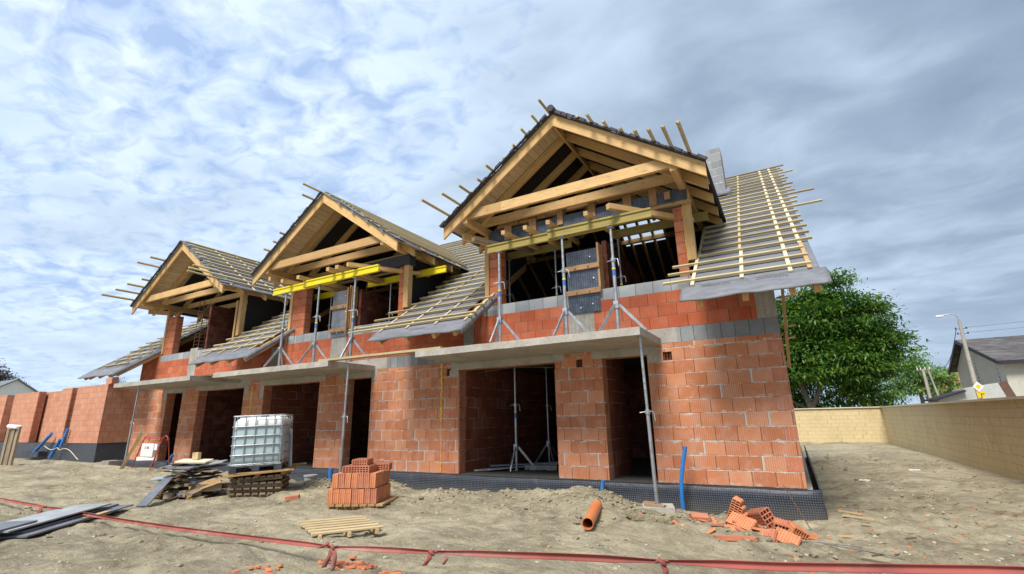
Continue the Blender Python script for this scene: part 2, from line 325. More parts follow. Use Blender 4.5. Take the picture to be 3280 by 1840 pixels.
# ------------------------------------------------------------------ mesh builder
class MB:
    def __init__(s): s.v = []; s.f = []; s.uv = []; s.sm = []; s.weld = False
    def face(s, pts, uv=None, smooth=False):
        s.weld = s.weld or smooth; i = len(s.v); s.v += [tuple(p) for p in pts]; s.f.append(tuple(range(i, i+len(pts))))
        s.uv.append(uv or [(0, 0)]*len(pts)); s.sm.append(smooth)
    def obox(s, c, ax, h, taper=None):
        """box: centre, three unit axes, half sizes; UVs run along the longest axis"""
        c = Vector(c); ax = [Vector(a) for a in ax]; off = random.randint(0, 400)*20 + random.random()*8+1; ov = random.random()*9
        L = max(range(3), key=lambda i: h[i])
        for d in range(3):
            a, b = [i for i in range(3) if i != d]
            if b == L or (a != L and h[b] > h[a]): a, b = b, a
            for sg in (-1, 1):
                P = []; U = []
                for (sa, sb) in ((-1, -1), (1, -1), (1, 1), (-1, 1)):
                    P.append(c + ax[d]*h[d]*sg + ax[a]*h[a]*sa + ax[b]*h[b]*sb)
                    U.append((off + sa*h[a], ov + sb*h[b] + d*.7))
                nrm = (P[1]-P[0]).cross(P[2]-P[0])
                if nrm.dot(ax[d]*sg) < 0: P.reverse(); U.reverse()
                s.face(P, U)
    def box(s, x0, x1, y0, y1, z0, z1):
        s.obox(((x0+x1)/2, (y0+y1)/2, (z0+z1)/2), ((1, 0, 0), (0, 1, 0), (0, 0, 1)), (abs(x1-x0)/2, abs(y1-y0)/2, abs(z1-z0)/2))
    def beam(s, p0, p1, w_, h_, upv=(0, 0, 1)):
        """w across, h along the up vector"""
        p0 = Vector(p0); p1 = Vector(p1); d = (p1-p0); L = d.length; d.normalize()
        sd_ = d.cross(Vector(upv)).normalized(); u = sd_.cross(d).normalized()
        s.obox((p0+p1)/2, (d, sd_, u), (L/2, w_/2, h_/2))
    def tube(s, pts, r, n=10, caps=True, r1=None):
        pts = [Vector(p) for p in pts]; rings = []; m_ = len(pts)
        pu = None
        for i, p in enumerate(pts):
            d = (pts[min(i+1, m_-1)] - pts[max(i-1, 0)]).normalized()
            a = d.orthogonal().normalized() if pu is None else (pu - d*pu.dot(d)).normalized()
            pu = a; b = d.cross(a); rr = r if r1 is None else r + (r1-r)*i/(m_-1)
            if isinstance(r, (list, tuple)): rr = r[i]
            rings.append([p + (a*math.cos(t) + b*math.sin(t))*rr for t in [2*math.pi*j/n for j in range(n)]])
        base = len(s.v)
        for rg in rings: s.v += [tuple(q) for q in rg]
        for i in range(m_-1):
            for j in range(n):
                s.f.append((base+i*n+j, base+i*n+(j+1) % n, base+(i+1)*n+(j+1) % n, base+(i+1)*n+j)); s.uv.append([(i, j)]*4); s.sm.append(True)
        if caps:
            s.face(list(reversed(rings[0]))); s.face(rings[-1])
    def pipe(s, p0, p1, r, t, n=20):
        """open pipe with wall thickness"""
        p0 = Vector(p0); p1 = Vector(p1); d = (p1-p0).normalized(); a = d.orthogonal().normalized(); b = d.cross(a)
        def ring(p, rr): return [p + (a*math.cos(2*math.pi*j/n)+b*math.sin(2*math.pi*j/n))*rr for j in range(n)]
        o0, o1, i0, i1 = ring(p0, r), ring(p1, r), ring(p0, r-t), ring(p1, r-t)
        for j in range(n):
            q = (j+1) % n
            s.face([o0[j], o0[q], o1[q], o1[j]]); s.face([i0[q], i0[j], i1[j], i1[q]])
            s.face([o0[q], o0[j], i0[j], i0[q]]); s.face([o1[j], o1[q], i1[q], i1[j]])
    def prism(s, poly, vec):
        """extrude a planar polygon (3D points) by vec"""
        P = [Vector(p) for p in poly]; v = Vector(vec); Q = [p+v for p in P]
        n = (P[1]-P[0]).cross(P[2]-P[0])
        if n.dot(v) > 0: P, Q = Q, P
        def uvs(L): o = random.randint(0, 400)*20+2; return [(o+(p-L[0]).length*(1 if i % 2 else .3), i*.1) for i, p in enumerate(L)]
        s.face(P, uvs(P)); s.face(list(reversed(Q)), uvs(Q))
        for i in range(len(P)):
            j = (i+1) % len(P); o = random.randint(0, 400)*20+2; L = (P[i]-P[j]).length
            s.face([P[j], P[i], Q[i], Q[j]], [(o+L, 0), (o, 0), (o, v.length), (o+L, v.length)])
    def mask(s, xs, ys, keep, org, ax, ay, az, h):
        """extrude the kept cells of a 2D grid: webs of a hollow block, a wall with openings"""
        org = Vector(org); ax = Vector(ax); ay = Vector(ay); az = Vector(az)*h
        P = lambda i, j: org + ax*xs[i] + ay*ys[j]
        nx, ny = len(xs)-1, len(ys)-1; K = lambda i, j: 0 <= i < nx and 0 <= j < ny and keep(i, j)
        flip = ax.cross(ay).dot(az) < 0
        def F(q):
            if flip: q = q[::-1]
            s.face(q, [(0, 0)]*4)
        for i in range(nx):
            for j in range(ny):
                if not K(i, j): continue
                a, b, c, d = P(i, j), P(i+1, j), P(i+1, j+1), P(i, j+1)
                F([a+az, b+az, c+az, d+az]); F([d, c, b, a])
                if not K(i, j-1): F([a, b, b+az, a+az])
                if not K(i+1, j): F([b, c, c+az, b+az])
                if not K(i, j+1): F([c, d, d+az, c+az])
                if not K(i-1, j): F([d, a, a+az, d+az])
    def build(s, name, mtl, parent=None, label=None, local=False, weld=False):
        o0 = Vector((0, 0, 0)); pp = parent
        while pp is not None and not local: o0 = o0 + pp.location; pp = pp.parent
        me = bpy.data.meshes.new(name)
        me.from_pydata([(v[0]-o0[0], v[1]-o0[1], v[2]-o0[2]) for v in s.v], [], s.f)
        uvl = me.uv_layers.new(name='UVMap'); flat = [c for u in s.uv for p in u for c in p]; uvl.data.foreach_set('uv', flat)
        me.polygons.foreach_set('use_smooth', s.sm); me.materials.append(mtl); me.update()
        if s.weld:
            bm = bmesh.new(); bm.from_mesh(me); bmesh.ops.remove_doubles(bm, verts=bm.verts, dist=.0008); bm.to_mesh(me); bm.free()
        o = bpy.data.objects.new(name, me); col.objects.link(o)
        if parent is not None: o.parent = parent
        if label: o['label'] = label
        return o
def tag(o, label, cat, group=None, kind=None):
    if label: o['label'] = label
    if cat: o['category'] = cat
    if group: o['group'] = group
    if kind: o['kind'] = kind
    return o
def empty(name, loc, label, cat, group=None, rz=0.0, rot=None):
    o = bpy.data.objects.new(name, None); col.objects.link(o); o.location = loc; o.empty_display_size = .2
    o.rotation_euler = rot or (0, 0, rz)
    o.matrix_world = Matrix.Translation(loc) @ o.rotation_euler.to_matrix().to_4x4()
    tag(o, label, cat, group); return o
def solo(mb, name, mtl, base, label, cat, group=None):
    """a thing that is one mesh, origin at its base"""
    o = mb.build(name, mtl)
    b = Vector(base)
    for v in o.data.vertices: v.co -= b
    o.location = b
    return tag(o, label, cat, group)
X, Y, Z3 = Vector((1, 0, 0)), Vector((0, 1, 0)), Vector((0, 0, 1))

# ------------------------------------------------------------------ ground
HEAPS = [(-.9, -.75, .10, .6, .3), (-1.5, -.8, .09, .35, .25), (-5.9, -1.1, .05, .5, .3), (-8.75, -1.15, .17, .45, .3), (-8.15, -1.25, .12, .3, .25), (-7.6, -1.3, .06, .3, .25), (-4.6, -1.3, .09, .5, .3), (-3.9, -1.3, .08, .4, .3), (-7.7, -.9, .05, .25, .2), (-5.0, -.9, .08, .3, .2), (-4.25, -.95, .09, .25, .2), (-3.55, -1.0, .15, .35, .3), (-3.05, -.95, .12, .3, .25), (-12, -.9, .10, .5, .3), (-2.15, -1.55, -.09, .42, .32), (-3.3, -1.9, .07, .5, .4), (-2.7, -2.5, .05, .4, .3), (-8.75, -.95, .12, .6, .45), (-8.0, -1.1, .05, .5, .4), (-6.3, -1.4, .03, .5, .4), (-5.1, -1.3, .06, .4, .3), (-4.35, -1.3, .07, .3, .3), (-3.4, -1.15, .14, .5, .45),
         (-2.85, -1.25, .08, .35, .35), (-1.9, -2.2, .03, .4, .3), (-1.6, -2.9, .10, .5, .35), (-1.0, -2.2, .06, .7, .5), (-9.9, -1.5, .05, .5, .4), (-12.6, -1.3, .08, .8, .5), (-11.4, -1.6, .04, .5, .4), (-1.2, -1.2, .08, .25, .2), (-.2, -.5, .10, .25, .15),
         (-15, -1.6, .06, 1.5, .6), (-23, -1.6, .06, 1.0, .5), (-19.5, -2.4, .06, 1.3, .7), (-3.0, -2.0, .10, .8, .6), (-9.4, -2.7, .06, .5, .4), (2.0, 9, .15, 1.5, 2), (1.2, 3.0, .10, .6, 2.0), (3, 15, .1, 1, 2)]
def sm(t): t = max(0, min(1, t)); return t*t*(3-2*t)
def gz(x, y, fine=True):
    z = -.185 - .25*sm((x+2.6)/2.4)
    if x < -11: z += .06*sm((-11-x)/12)
    if y > -1.6: z -= .22*sm((y+1.6)/1.0)*(1-sm((x+1.5)/2.0))
    if x < -11 and y > -1.3: z += .10*sm((-11-x)/5)
    for hx, hy, hh, rx, ry in HEAPS:
        d = ((x-hx)/rx)**2 + ((y-hy)/ry)**2
        if d < 6: z += hh*math.exp(-d*1.1)
    if fine:
        a = .5 + .5*noise.noise(Vector((x*.35, y*.35, 4.2)))
        z += .05*noise.noise(Vector((x*.8, y*.8, 0))) + .045*noise.noise(Vector((x*2.6, y*2.9, 2))) + .034*a*noise.noise(Vector((x*6.3, y*7.1, 5)))
        if -.9 > y > -3.1 and x < .3: z += .10*abs(noise.noise(Vector((x*4.3, y*4.6, 9)))) + .03*abs(noise.noise(Vector((x*9.3, y*9.6, 2)))) + .02*noise.noise(Vector((x*13, y*13, 1)))
        if x > .4: z += .07*noise.noise(Vector((x*1.5, y*3.2, 6))) + .06*abs(noise.noise(Vector((x*4, y*7, 3))))
        if .6 < x < 4.2:
            for rx_ in (1.35, 2.95): z -= .055*sm(1-abs(x-rx_-.25*math.sin(y*.35))/.22)*(.6+.4*noise.noise(Vector((x*2, y*1.5, 4))))
        r1_ = abs(((x*.35+y*1.0+5.2) % 2.6)-1.3)
        if r1_ < .3 and y < -2.6: z -= .045*sm(1-r1_/.3)*(.5+.5*noise.noise(Vector((x*.7, y*.7, 8))))
    return z
def axis(lo, hi, step, far, g=1.35):
    a = [lo + i*step for i in range(int((hi-lo)/step)+1)]; d = step; p = a[-1]
    while p < far: d *= g; p += d; a.append(p)
    d = step; p = a[0]; pre = []
    while p > -far: d *= g; p -= d; pre.append(p)
    return pre[::-1] + a
gx = axis(-17, 5.0, .075, 600); gy = axis(-8.2, 1.0, .065, 600, 1.25)
def ground():
    me = bpy.data.meshes.new('ground'); V = []; F = []; nx = len(gx)
    for y in gy:
        for x in gx:
            z = gz(x, y) if abs(x) < 60 and abs(y) < 60 else gz(max(-60, min(60, x)), max(-60, min(60, y)), False)
            V.append((x, y, z))
    for j in range(len(gy)-1):
        for i in range(nx-1):
            a = j*nx+i; F.append((a, a+1, a+nx+1, a+nx))
    me.from_pydata(V, [], F); me.polygons.foreach_set('use_smooth', [True]*len(F)); me.materials.append(M['ground'])
    o = bpy.data.objects.new('ground', me); col.objects.link(o); o['kind'] = 'structure'; return o
ground()
ICO = [(0, 0, -1), (.72, -.53, -.45), (-.28, -.85, -.45), (-.89, 0, -.45), (-.28, .85, -.45), (.72, .53, -.45), (.28, -.85, .45), (-.72, -.53, .45), (-.72, .53, .45), (.28, .85, .45), (.89, 0, .45), (0, 0, 1)]
IF = [(0, 1, 2), (1, 0, 5), (0, 2, 3), (0, 3, 4), (0, 4, 5), (1, 5, 10), (2, 1, 6), (3, 2, 7), (4, 3, 8), (5, 4, 9), (1, 10, 6), (2, 6, 7), (3, 7, 8), (4, 8, 9), (5, 9, 10), (6, 10, 11), (7, 6, 11), (8, 7, 11), (9, 8, 11), (10, 9, 11)]
def lumps(name, mtl, pts, flat=.6):
    V = []; F = []
    for (x, y, r) in pts:
        b = len(V); z = gz(x, y) + r*.12; a = random.random()*6.28; ca, sa = math.cos(a), math.sin(a); ex = random.uniform(.7, 1.5)
        for v in ICO:
            k_ = r*random.uniform(.65, 1.2); vx, vy = v[0]*k_*ex, v[1]*k_
            V.append((x+vx*ca-vy*sa, y+vx*sa+vy*ca, z+v[2]*k_*flat))
        F += [tuple(b+i for i in f) for f in IF]
    me = bpy.data.meshes.new(name); me.from_pydata(V, [], F); me.materials.append(mtl)
    o = bpy.data.objects.new(name, me); col.objects.link(o); o['kind'] = 'stuff'; return o
P_ = []
for _ in range(7500):
    t = random.random()
    if t < .42: x, y = random.uniform(-10, -.2), random.gauss(-1.35, .5)
    elif t < .60: x, y = random.gauss(-2.4, 1.0), random.gauss(-2.3, .6)
    elif t < .78: x, y = random.uniform(-15, 3), random.uniform(-7, -.8)
    else: x, y = random.uniform(.4, 4.1), random.uniform(-4, 14)
    c_ = noise.noise(Vector((x*.9, y*.9, 11)))
    if c_ < -.08 and t > .3: continue
    if abs(x+2.12) < .3 and abs(y+1.45) < .35: continue
    if x > .25 or y < -.2: P_.append((x, y, min(.07, random.expovariate(1/.011)+.006)))
o = lumps('earth_clods', M['clod'], P_); o['label'] = 'loose clods of clay earth along the foundation and over the yard'
P_ = [(random.uniform(-16, 4), random.uniform(-7.5, -.8), random.uniform(.008, .024)) for _ in range(900)] + [(random.uniform(.5, 4), random.uniform(-3, 18), random.uniform(.01, .035)) for _ in range(200)]
o = lumps('pebbles', M['stone'], P_); o['label'] = 'small pale pebbles scattered over the yard'

# ------------------------------------------------------------------ the terrace under construction
CX = [-3.77, -11.29, -18.95]
XL = -22.78
house = empty('terraced_house', (-11.4, 0, -.45), 'unfinished red clay-block terrace with three timber gables and bare roof battens', 'house')
def part(mb, name, mt, parent=None, label=None): return mb.build(name, mt, parent or house, label)
T = .30
OPEN = [(-7.04, -4.45), (-3.37, -2.42), (-14.67, -12.06), (-10.95, -9.97), (-20.5, -19.43), (-18.38, -15.72)]
def wall_mask(mb, x0, x1, z0, z1, openings, y0=0.0, th=T):
    xs = sorted({x0, x1} | {v for o_ in openings for v in (o_[0], o_[1])}); zs = sorted({z0, z1} | {v for o_ in openings for v in (o_[2], o_[3])})
    xs = [v for v in xs if x0 <= v <= x1]; zs = [v for v in zs if z0 <= v <= z1]
    def keep(i, j):
        cx, cz = (xs[i]+xs[i+1])/2, (zs[j]+zs[j+1])/2
        return not any(a < cx < b and c < cz < d for a, b, c, d in openings)
    mb.mask(xs, zs, keep, (0, y0, 0), X, Z3, Y, th)
mb = MB(); HOLE = (-2.10, -1.93, 2.26, 2.43)
wall_mask(mb, XL, 0, 0, 2.6, [(a, b, -1, 2.4) for a, b in OPEN] + [HOLE, (-3.95, -3.80, 2.25, 2.42), (-7.42, -7.30, 2.28, 2.45)])
fwall = part(mb, 'front_wall', M['brick'])
for hx0, hx1, hz0, hz1 in (HOLE, (-3.95, -3.80, 2.25, 2.42), (-7.42, -7.30, 2.28, 2.45)):
    mb = MB()
    mb.box(hx0-.01, hx1+.01, .10, .14, hz0-.01, hz1+.01)
    for i in range(3): mb.box(hx0+.015+i*.055, hx0+.028+i*.055, .03, .099, hz0, hz1)
    part(mb, 'broken_recess', M['clay_hole'], fwall)
# grooved end blocks, every other course, at the corner and beside openings (real grooves)
def grooved(mb, x0, x1, z0, z1, y=-.004, n=4):
    wdt = (x1-x0)/n
    for i in range(n):
        mb.box(x0+i*wdt+.007, x0+(i+1)*wdt-.007, y, .03, z0, z1)
for ks, ga, gb, gn in ((range(1, 10, 2), -.25, -.006, 4), ((1, 2, 5, 7), -7.75, -7.33, 5), ((8, 7), -4.12, -3.86, 4), ((0, 3, 6), -11.4, -11.0, 4)):
    for kx in ks: q_ = MB(); grooved(q_, ga, gb, kx*.25+.012, kx*.25+.238, n=gn); q_.build('grooved_block', M['clay'], fwall)
mb = MB()                                    # combed reveals of the openings (faces seen from the right)
for xr, y0 in ((-7.04, 0), (-20.5, 0), (-18.38, 0), (-14.67, 0), (-4.45, 0), (-12.06, 0)):
    for kx in range(9):
        for i in range(5):
            mb.box(xr-.02, xr+.018, .014+i*.058, .014+i*.058+.034, kx*.25+.01, kx*.25+.24)
part(mb, 'reveal_block', M['clay'], fwall)
def pbox(name, mt, parent, *b):
    q_ = MB(); q_.box(*b); return q_.build(name, M[mt], parent)
for a, b in OPEN: pbox('lintel', 'concrete', fwall, a-.22, b+(.22 if b < -4.4 or b > -3 else .2), -.003, .26, 2.401, 2.599)   # lintels
for a, b, z in ((-2.415, -2.13, 2.24), (-7.32, -7.045, 2.24), (-15.715, -15.48, 2.2), (-14.86, -14.675, 2.0), (-9.965, -9.8, 2.3), (-19.425, -19.25, 2.2), (-20.72, -20.505, 2.15)): pbox('lintel_bearing', 'concrete', fwall, a, b, -.005, .2, z, 2.3995)
mb = MB(); mb.box(XL-.05, .08, -.06, 12.9, -.75, -.02); part(mb, 'foundation', M['found'])
# membrane round the foundation, slightly wavy top
def strip(mb, pts_top, pts_bot, th):
    n = len(pts_top)
    for i in range(n-1):
        mb.prism([pts_bot[i], pts_bot[i+1], pts_top[i+1], pts_top[i]], th)
def membrane():
    V = []; F = []; path = [(XL-.1+i*.1, -.10) for i in range(int((.16-XL+.1)/.1)+1)] + [(.20, -.06)] + [(.20+.0*i, .1+i*.3) for i in range(44)]
    lv = (-.78, -.5, -.3, -.15, -.03, -.005)
    for (x, y) in path:
        for j, z in enumerate(lv):
            n = noise.noise(Vector((x*1.7, y*1.7, z*2)))*.022 + noise.noise(Vector((x*.5, y*.5, 3)))*.02
            bulge = -.02*abs(math.sin(j)) + n
            if j == 5: V.append((x, y+.03 if x < .19 else y, z+n*.4)) if y < 0 else V.append((x-.03, y, z+n*.4))
            elif y < -.07: V.append((x, y+bulge, z+(n*.4 if j == 4 else 0)))
            else: V.append((x-bulge, y, z))
    m_ = len(lv)
    for i in range(len(path)-1):
        for j in range(m_-1): a = i*m_+j; F.append((a, a+m_, a+m_+1, a+1))
    me = bpy.data.meshes.new('foundation_membrane'); me.from_pydata([(a+11.4, b, c+.45) for a, b, c in V], [], F)
    me.polygons.foreach_set('use_smooth', [True]*len(F)); me.materials.append(M['dimple'])
    o = bpy.data.objects.new('foundation_membrane', me); col.objects.link(o); o.parent = house
    md = o.modifiers.new('s', 'SOLIDIFY'); md.thickness = .006; return o
membrane()
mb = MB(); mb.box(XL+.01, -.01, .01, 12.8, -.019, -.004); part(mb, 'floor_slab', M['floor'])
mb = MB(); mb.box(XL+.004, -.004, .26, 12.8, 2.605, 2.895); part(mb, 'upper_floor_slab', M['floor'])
for sx_ in (-.30, XL): pbox('side_wall', 'brick', house, sx_, sx_+.3, .301, 12.8, 0, 2.6)
mb = MB(); mb.box(XL+.3, -.3, 12.5, 12.8, 0, 2.6); mb.box(XL, 0, 12.5, 12.8, 2.9, 4.6); part(mb, 'rear_wall', M['brick_in_shade'])
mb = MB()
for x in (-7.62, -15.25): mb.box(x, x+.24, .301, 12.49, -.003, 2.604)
o_ = MB(); o_.box(-7.28, -7.045, .302, 5.5, -.003, 2.604); part(o_, 'partition_wall', M['brick_mid_shade']); o_ = MB(); o_.box(-3.62, -3.375, .302, 1.6, -.003, 2.604); part(o_, 'partition_wall', M['brick_mid_shade']); o_ = MB(); o_.box(-14.95, -14.68, .302, 4, -.003, 2.604); part(o_, 'partition_wall', M['brick_mid_shade'])
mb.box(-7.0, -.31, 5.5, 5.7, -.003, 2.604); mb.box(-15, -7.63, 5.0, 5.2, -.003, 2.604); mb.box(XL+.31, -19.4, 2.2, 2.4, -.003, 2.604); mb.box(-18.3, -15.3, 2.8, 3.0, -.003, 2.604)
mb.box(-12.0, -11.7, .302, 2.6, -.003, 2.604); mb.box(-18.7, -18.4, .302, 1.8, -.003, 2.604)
part(mb, 'partition_wall', M['brick_in_shade'])
# grey beam band over the ground floor
mb = MB(); mb.box(XL, 0, .002, .26, 2.601, 2.9); part(mb, 'ring_beam', M['cblock'])
mb = MB()
for a, b in ((-7.1, -2.11), (-14.9, -9.75), (-20.9, -15.3)): mb.box(a-.05, b+.32, -.004, .02, 2.603, 2.9)
part(mb, 'concrete_edge', M['concrete'], label='pale concrete edge at the balcony slabs')
# ---- upper wall, sills, columns
mb = MB(); top = 4.02
UP = []
for c in CX: UP.append((c-2.52+.30, c+2.52-.30))
wall_mask(mb, XL, 0, 2.9, 3.65, [])
gaps = [(-23.0, CX[2]-2.52), (CX[2]+2.52, CX[1]-2.52), (CX[1]+2.52, CX[0]-2.52), (CX[0]+2.52, .0)]
for a, b in gaps:
    a = max(a, XL)
    if b-a > .05: mb.box(a, b, 0, T, 3.651, top)
for x0 in (XL, -T): mb.mask([T, 12.5], [2.9, 3.6], lambda i, j: True, (x0, 0, 0), Y, Z3, X, T)
for x0 in (XL, -T):                          # gable side walls up to the roof
    mb.prism([(x0, T, 4.08), (x0, 6.95, 8.72), (x0, 12.5, 4.85), (x0, 12.5, 3.6)], (T, 0, 0))
uw = part(mb, 'upper_wall', M['brick_top'])
for c in CX: pbox('sill_course', 'sillb', uw, c-2.52, c+2.52, .001, .25, 3.651, 3.90)
mb = MB()
for x0, x1, z1 in ((-4.07, -3.47, 3.64), (-11.7, -11.05, 3.88), (-19.35, -18.85, 4.0), (-.33, .003, 3.66), (-13.95, -14.5, 3.6), (-6.9, -6.6, 3.62)):
    o_ = MB(); o_.box(min(x0, x1), max(x0, x1), -.006, .24, 2.903, z1); o_.build('concrete_column', M['concrete_s'], uw)
# pillars and timber studs at each side of the dormer openings
for i, c in enumerate(CX):
    for s in (-1, 1):
        pw = .34 if s < 0 else .19
        if i and s < 0: pw = .62
        if i == 2 and s > 0: pw = .0
        xo = c + s*2.36
        if pw: o_ = MB(); o_.box(min(xo, xo-s*pw), max(xo, xo-s*pw), .0, .24, 3.901, 5.42 if i else 5.40); o_.build('brick_pillar', M['pillar'], uw)
        if pw and s < 0:
            o_ = MB()
            for r_ in range(6):
                for g_ in range(4): o_.box(xo+pw-.012, xo+pw+.006, .015+g_*.055, .055+g_*.055, 3.915+r_*.24, 4.135+r_*.24)
            if i: o_.build('combed_face', M['clay'], uw)
        o_ = MB(); o_.box(min(xo+s*.005, xo+s*(.16 if s > 0 else .12)), max(xo+s*.005, xo+s*(.17 if s > 0 else .12)), -.03, .14, 3.95 if s < 0 else 4.22, 5.74)
        o_.build('wooden_post', M['wood'], uw)
        if s > 0:
            pts = [(xo+s*.003+random.uniform(-.006, .006), -.012, 4.2+t*.05) for t in range(25)]
            o_ = MB(); o_.tube(pts, .011, 6); o_.build('foam_seam', M['foam'], uw)
    # upstairs partition seen edge-on at the column
    o_ = MB(); xw = {0: -3.27, 1: -10.95, 2: -18.5}[i]
    o_.box(xw, xw+.11, .26 if i < 2 else .02, 3.2, 3.0, 5.55 if i == 2 else 5.1); o_.build('attic_partition', M['brick_in_shade'], uw)
o_ = MB(); o_.box(-16.78, -16.70, -.02, .1, 3.95, 5.5); o_.build('wooden_post', M['wood'], uw)
mb = MB()                                    # foam filled joints down the facade
for fx, z0, z1 in ((-7.555, 1.18, 2.6), (-7.545, .03, 1.15), (-15.24, 1.5, 2.42)):
    mb.tube([(fx+.012*math.sin(t*1.7)+random.uniform(-.006, .006), -.006, z0+(z1-z0)*t/30) for t in range(31)], [random.uniform(.018, .032) if z1 > 2 else .008 for _ in range(31)], 7)
part(mb, 'foam_seam', M['foam'])
# ---- balcony slabs
for a, b, lab in ((-7.08, -2.11, 'balcony slab of the right unit'), (-14.78, -9.86, 'balcony slab of the middle unit'), (-20.85, -16.0, 'balcony slab of the left unit')):
    o_ = MB(); n = 34; fr = []
    for z in (2.56, 2.70): fr.append([(a+(b-a)*t/n, -1.6+.008*noise.noise(Vector((t*.8, z*9, a))), z+.006*noise.noise(Vector((t*.6, a, z)))) for t in range(n+1)])
    for t in range(n):
        o_.face([fr[0][t], fr[0][t+1], fr[1][t+1], fr[1][t]])
        q0, q1, r0, r1 = fr[1][t], fr[1][t+1], fr[0][t], fr[0][t+1]
        o_.face([q0, q1, (q1[0], -.006, 2.70), (q0[0], -.006, 2.70)]); o_.face([r1, r0, (r0[0], -.006, 2.56), (r1[0], -.006, 2.56)])
    o_.face([(a, -.006, 2.56), fr[0][0], fr[1][0], (a, -.006, 2.70)]); o_.face([fr[0][-1], (b, -.006, 2.56), (b, -.006, 2.70), fr[1][-1]])
    part(o_, 'balcony_slab', M['concrete'])
# ---- main roof
ZR = lambda y, off=0: 4.25 + .7*y + off
YR = 6.95
NB = [0]
def batten_obj(mb_args, parent, many, mt='batten', name='batten'):
    if NB[0] < 98 and not many:
        o_ = MB(); o_.beam(*mb_args); o_.build(name, M[mt], parent); NB[0] += 1
    else: REST.beam(*mb_args)
def rows(y0=-.97): 
    r_ = []; y = y0
    while y < YR-.1: r_.append(y); y += .352
    return r_
def dorm_y(x):
    for c in CX:
        if abs(x-c) < 2.55: return 5.14-abs(x-c)+.12
    return None
seg = [(-24.3, -21.45), (-16.40, -13.45), (-8.70, -5.95), (-1.42, .68)]   # where the eaves run
cm = math.cos(math.atan(.7)); UPN = Vector((0, -.7, 1)).normalized()
mb = MB(); xs = [-24.3+i*.12 for i in range(int((.68+24.3)/.12)+1)] + [.68]
def y_lo(x):
    d = dorm_y(x)
    if d is not None: return d
    return None
def msurf(x, y): return (x, y, ZR(y, -.075) + .005*noise.noise(Vector((x*.9, y*1.6, 1))))
nseg = 16
def roofstrip(mbx, xa, xb, ya0, ya1, yb0, yb1, steps):
    for t in range(steps):
        f0, f1 = t/steps, (t+1)/steps
        p = [msurf(xa, ya0+(ya1-ya0)*f0), msurf(xb, yb0+(yb1-yb0)*f0), msurf(xb, yb0+(yb1-yb0)*f1), msurf(xa, ya0+(ya1-ya0)*f1)]
        mbx.face(p, smooth=True)
for i in range(len(xs)-1):
    xa, xb = xs[i], xs[i+1]; xm = (xa+xb)/2; d = dorm_y(xm)
    if d is not None: roofstrip(mb, xa, xb, d, YR, d, YR, 10)
    else:
        lo = 0.02 if not any(a <= xm <= b for a, b in seg) else -1.08
        roofstrip(mb, xa, xb, lo, YR, lo, YR, 20)
for a, b in seg:                             # skirt of loose underlay over the eaves
    n = int((b-a)/.07); cols = []
    for t in range(n+1):
        x = a + (b-a)*t/n; wv = noise.noise(Vector((x*1.5, 3, 0))); ex = .43 + .05*wv
        if b > .6: x += .10*max(0, (t/n-.8))/.2*.9
        cl = []
        for q_ in range(6):
            f = q_/5; y = -1.08 - ex*f
            cl.append((x, y, ZR(y, -.075) - .05*f*f + .02*f*noise.noise(Vector((x*3, f*2, 7)))))
        cl.append((cl[-1][0], cl[-1][1]+.02, cl[-1][2]-.012-.01*wv))
        cols.append(cl)
    for t in range(n):
        for q_ in range(6): mb.face([cols[t][q_+1], cols[t+1][q_+1], cols[t+1][q_], cols[t][q_]], smooth=True)
    if b < -5:
        pr = None
        for t in range(15):
            y = -1.5+t*.12 if b > -8 or b > -14 else -1.5+t*.12; dr_ = .17+.05*noise.noise(Vector((y*2, b, 0)))
            cur = ((b, y, ZR(y, -.075)), (b+.03, y, ZR(y, -.075)-dr_))
            if pr: mb.face([pr[0], cur[0], cur[1], pr[1]], smooth=True)
            pr = cur
roof = part(mb, 'main_roof', M['memb'])
md = roof.modifiers.new('s', 'SOLIDIFY'); md.thickness = .012
md.offset = -1
REST = MB()
def row_spans(y):
    """x intervals of one batten row"""
    out = []; cuts = []
    for c in CX:
        if y < 2.15+.0: hw = 2.56
        else: hw = 5.22-y
        if hw > 0: cuts.append((c-hw, c+hw))
    x = -24.5; cuts = sorted(cuts)
    for a, b in cuts: out.append((x, a)); x = b
    out.append((x, .62)); return out
endsR = [.58, .59, .57, .75, .75, .76, .74, .74, .73, 1.25, .8, .84, 1.24, .87, .82, .9, .78, .85, .8, 1.05, .82, .78, .9]
ls = [-1.76, -1.72, -1.68]
for ri, y in enumerate(rows()):
    for (a, b) in row_spans(y):
        if b-a < .12: continue
        if a > -2 or (b > .5): b = endsR[min(ri, len(endsR)-1)]; a = ls[ri] if ri < 3 else a+.02
        elif b < -6 and b > -9 and y < 2.1: a = (-9.9, -9.35, -9.2)[ri] if ri < 3 else a+.02; b = -5.86 if ri < 4 else b-.02
        elif b < -13 and b > -15 and y < 2.1: a = -16.5 - random.random()*.4 if ri < 4 else a+.02; b = -13.55 + .06*random.random() if ri < 3 else b
        elif a < -22: a = [-23.5, -23.65, -23.8, -24.2, -24.4, -24.6, -24.5, -24.7][min(ri, 7)]; b = -21.6 if ri < 4 else b
        dz = random.uniform(-.004, .004)
        w_, h_ = .058, .042
        small = (b-a) > 6 or y > 2.3 and a < -2
        batten_obj(((a, y, ZR(y, -.018+dz)), (b, y+random.uniform(-.012, .012), ZR(y, -.018+dz)), w_, h_, UPN), roof, small)
for a, b in ((-9.75, -5.85),): batten_obj(((a, -1.13, ZR(-1.13, -.018)), (b, -1.12, ZR(-1.12, -.018)), .05, .038, UPN), roof, False)
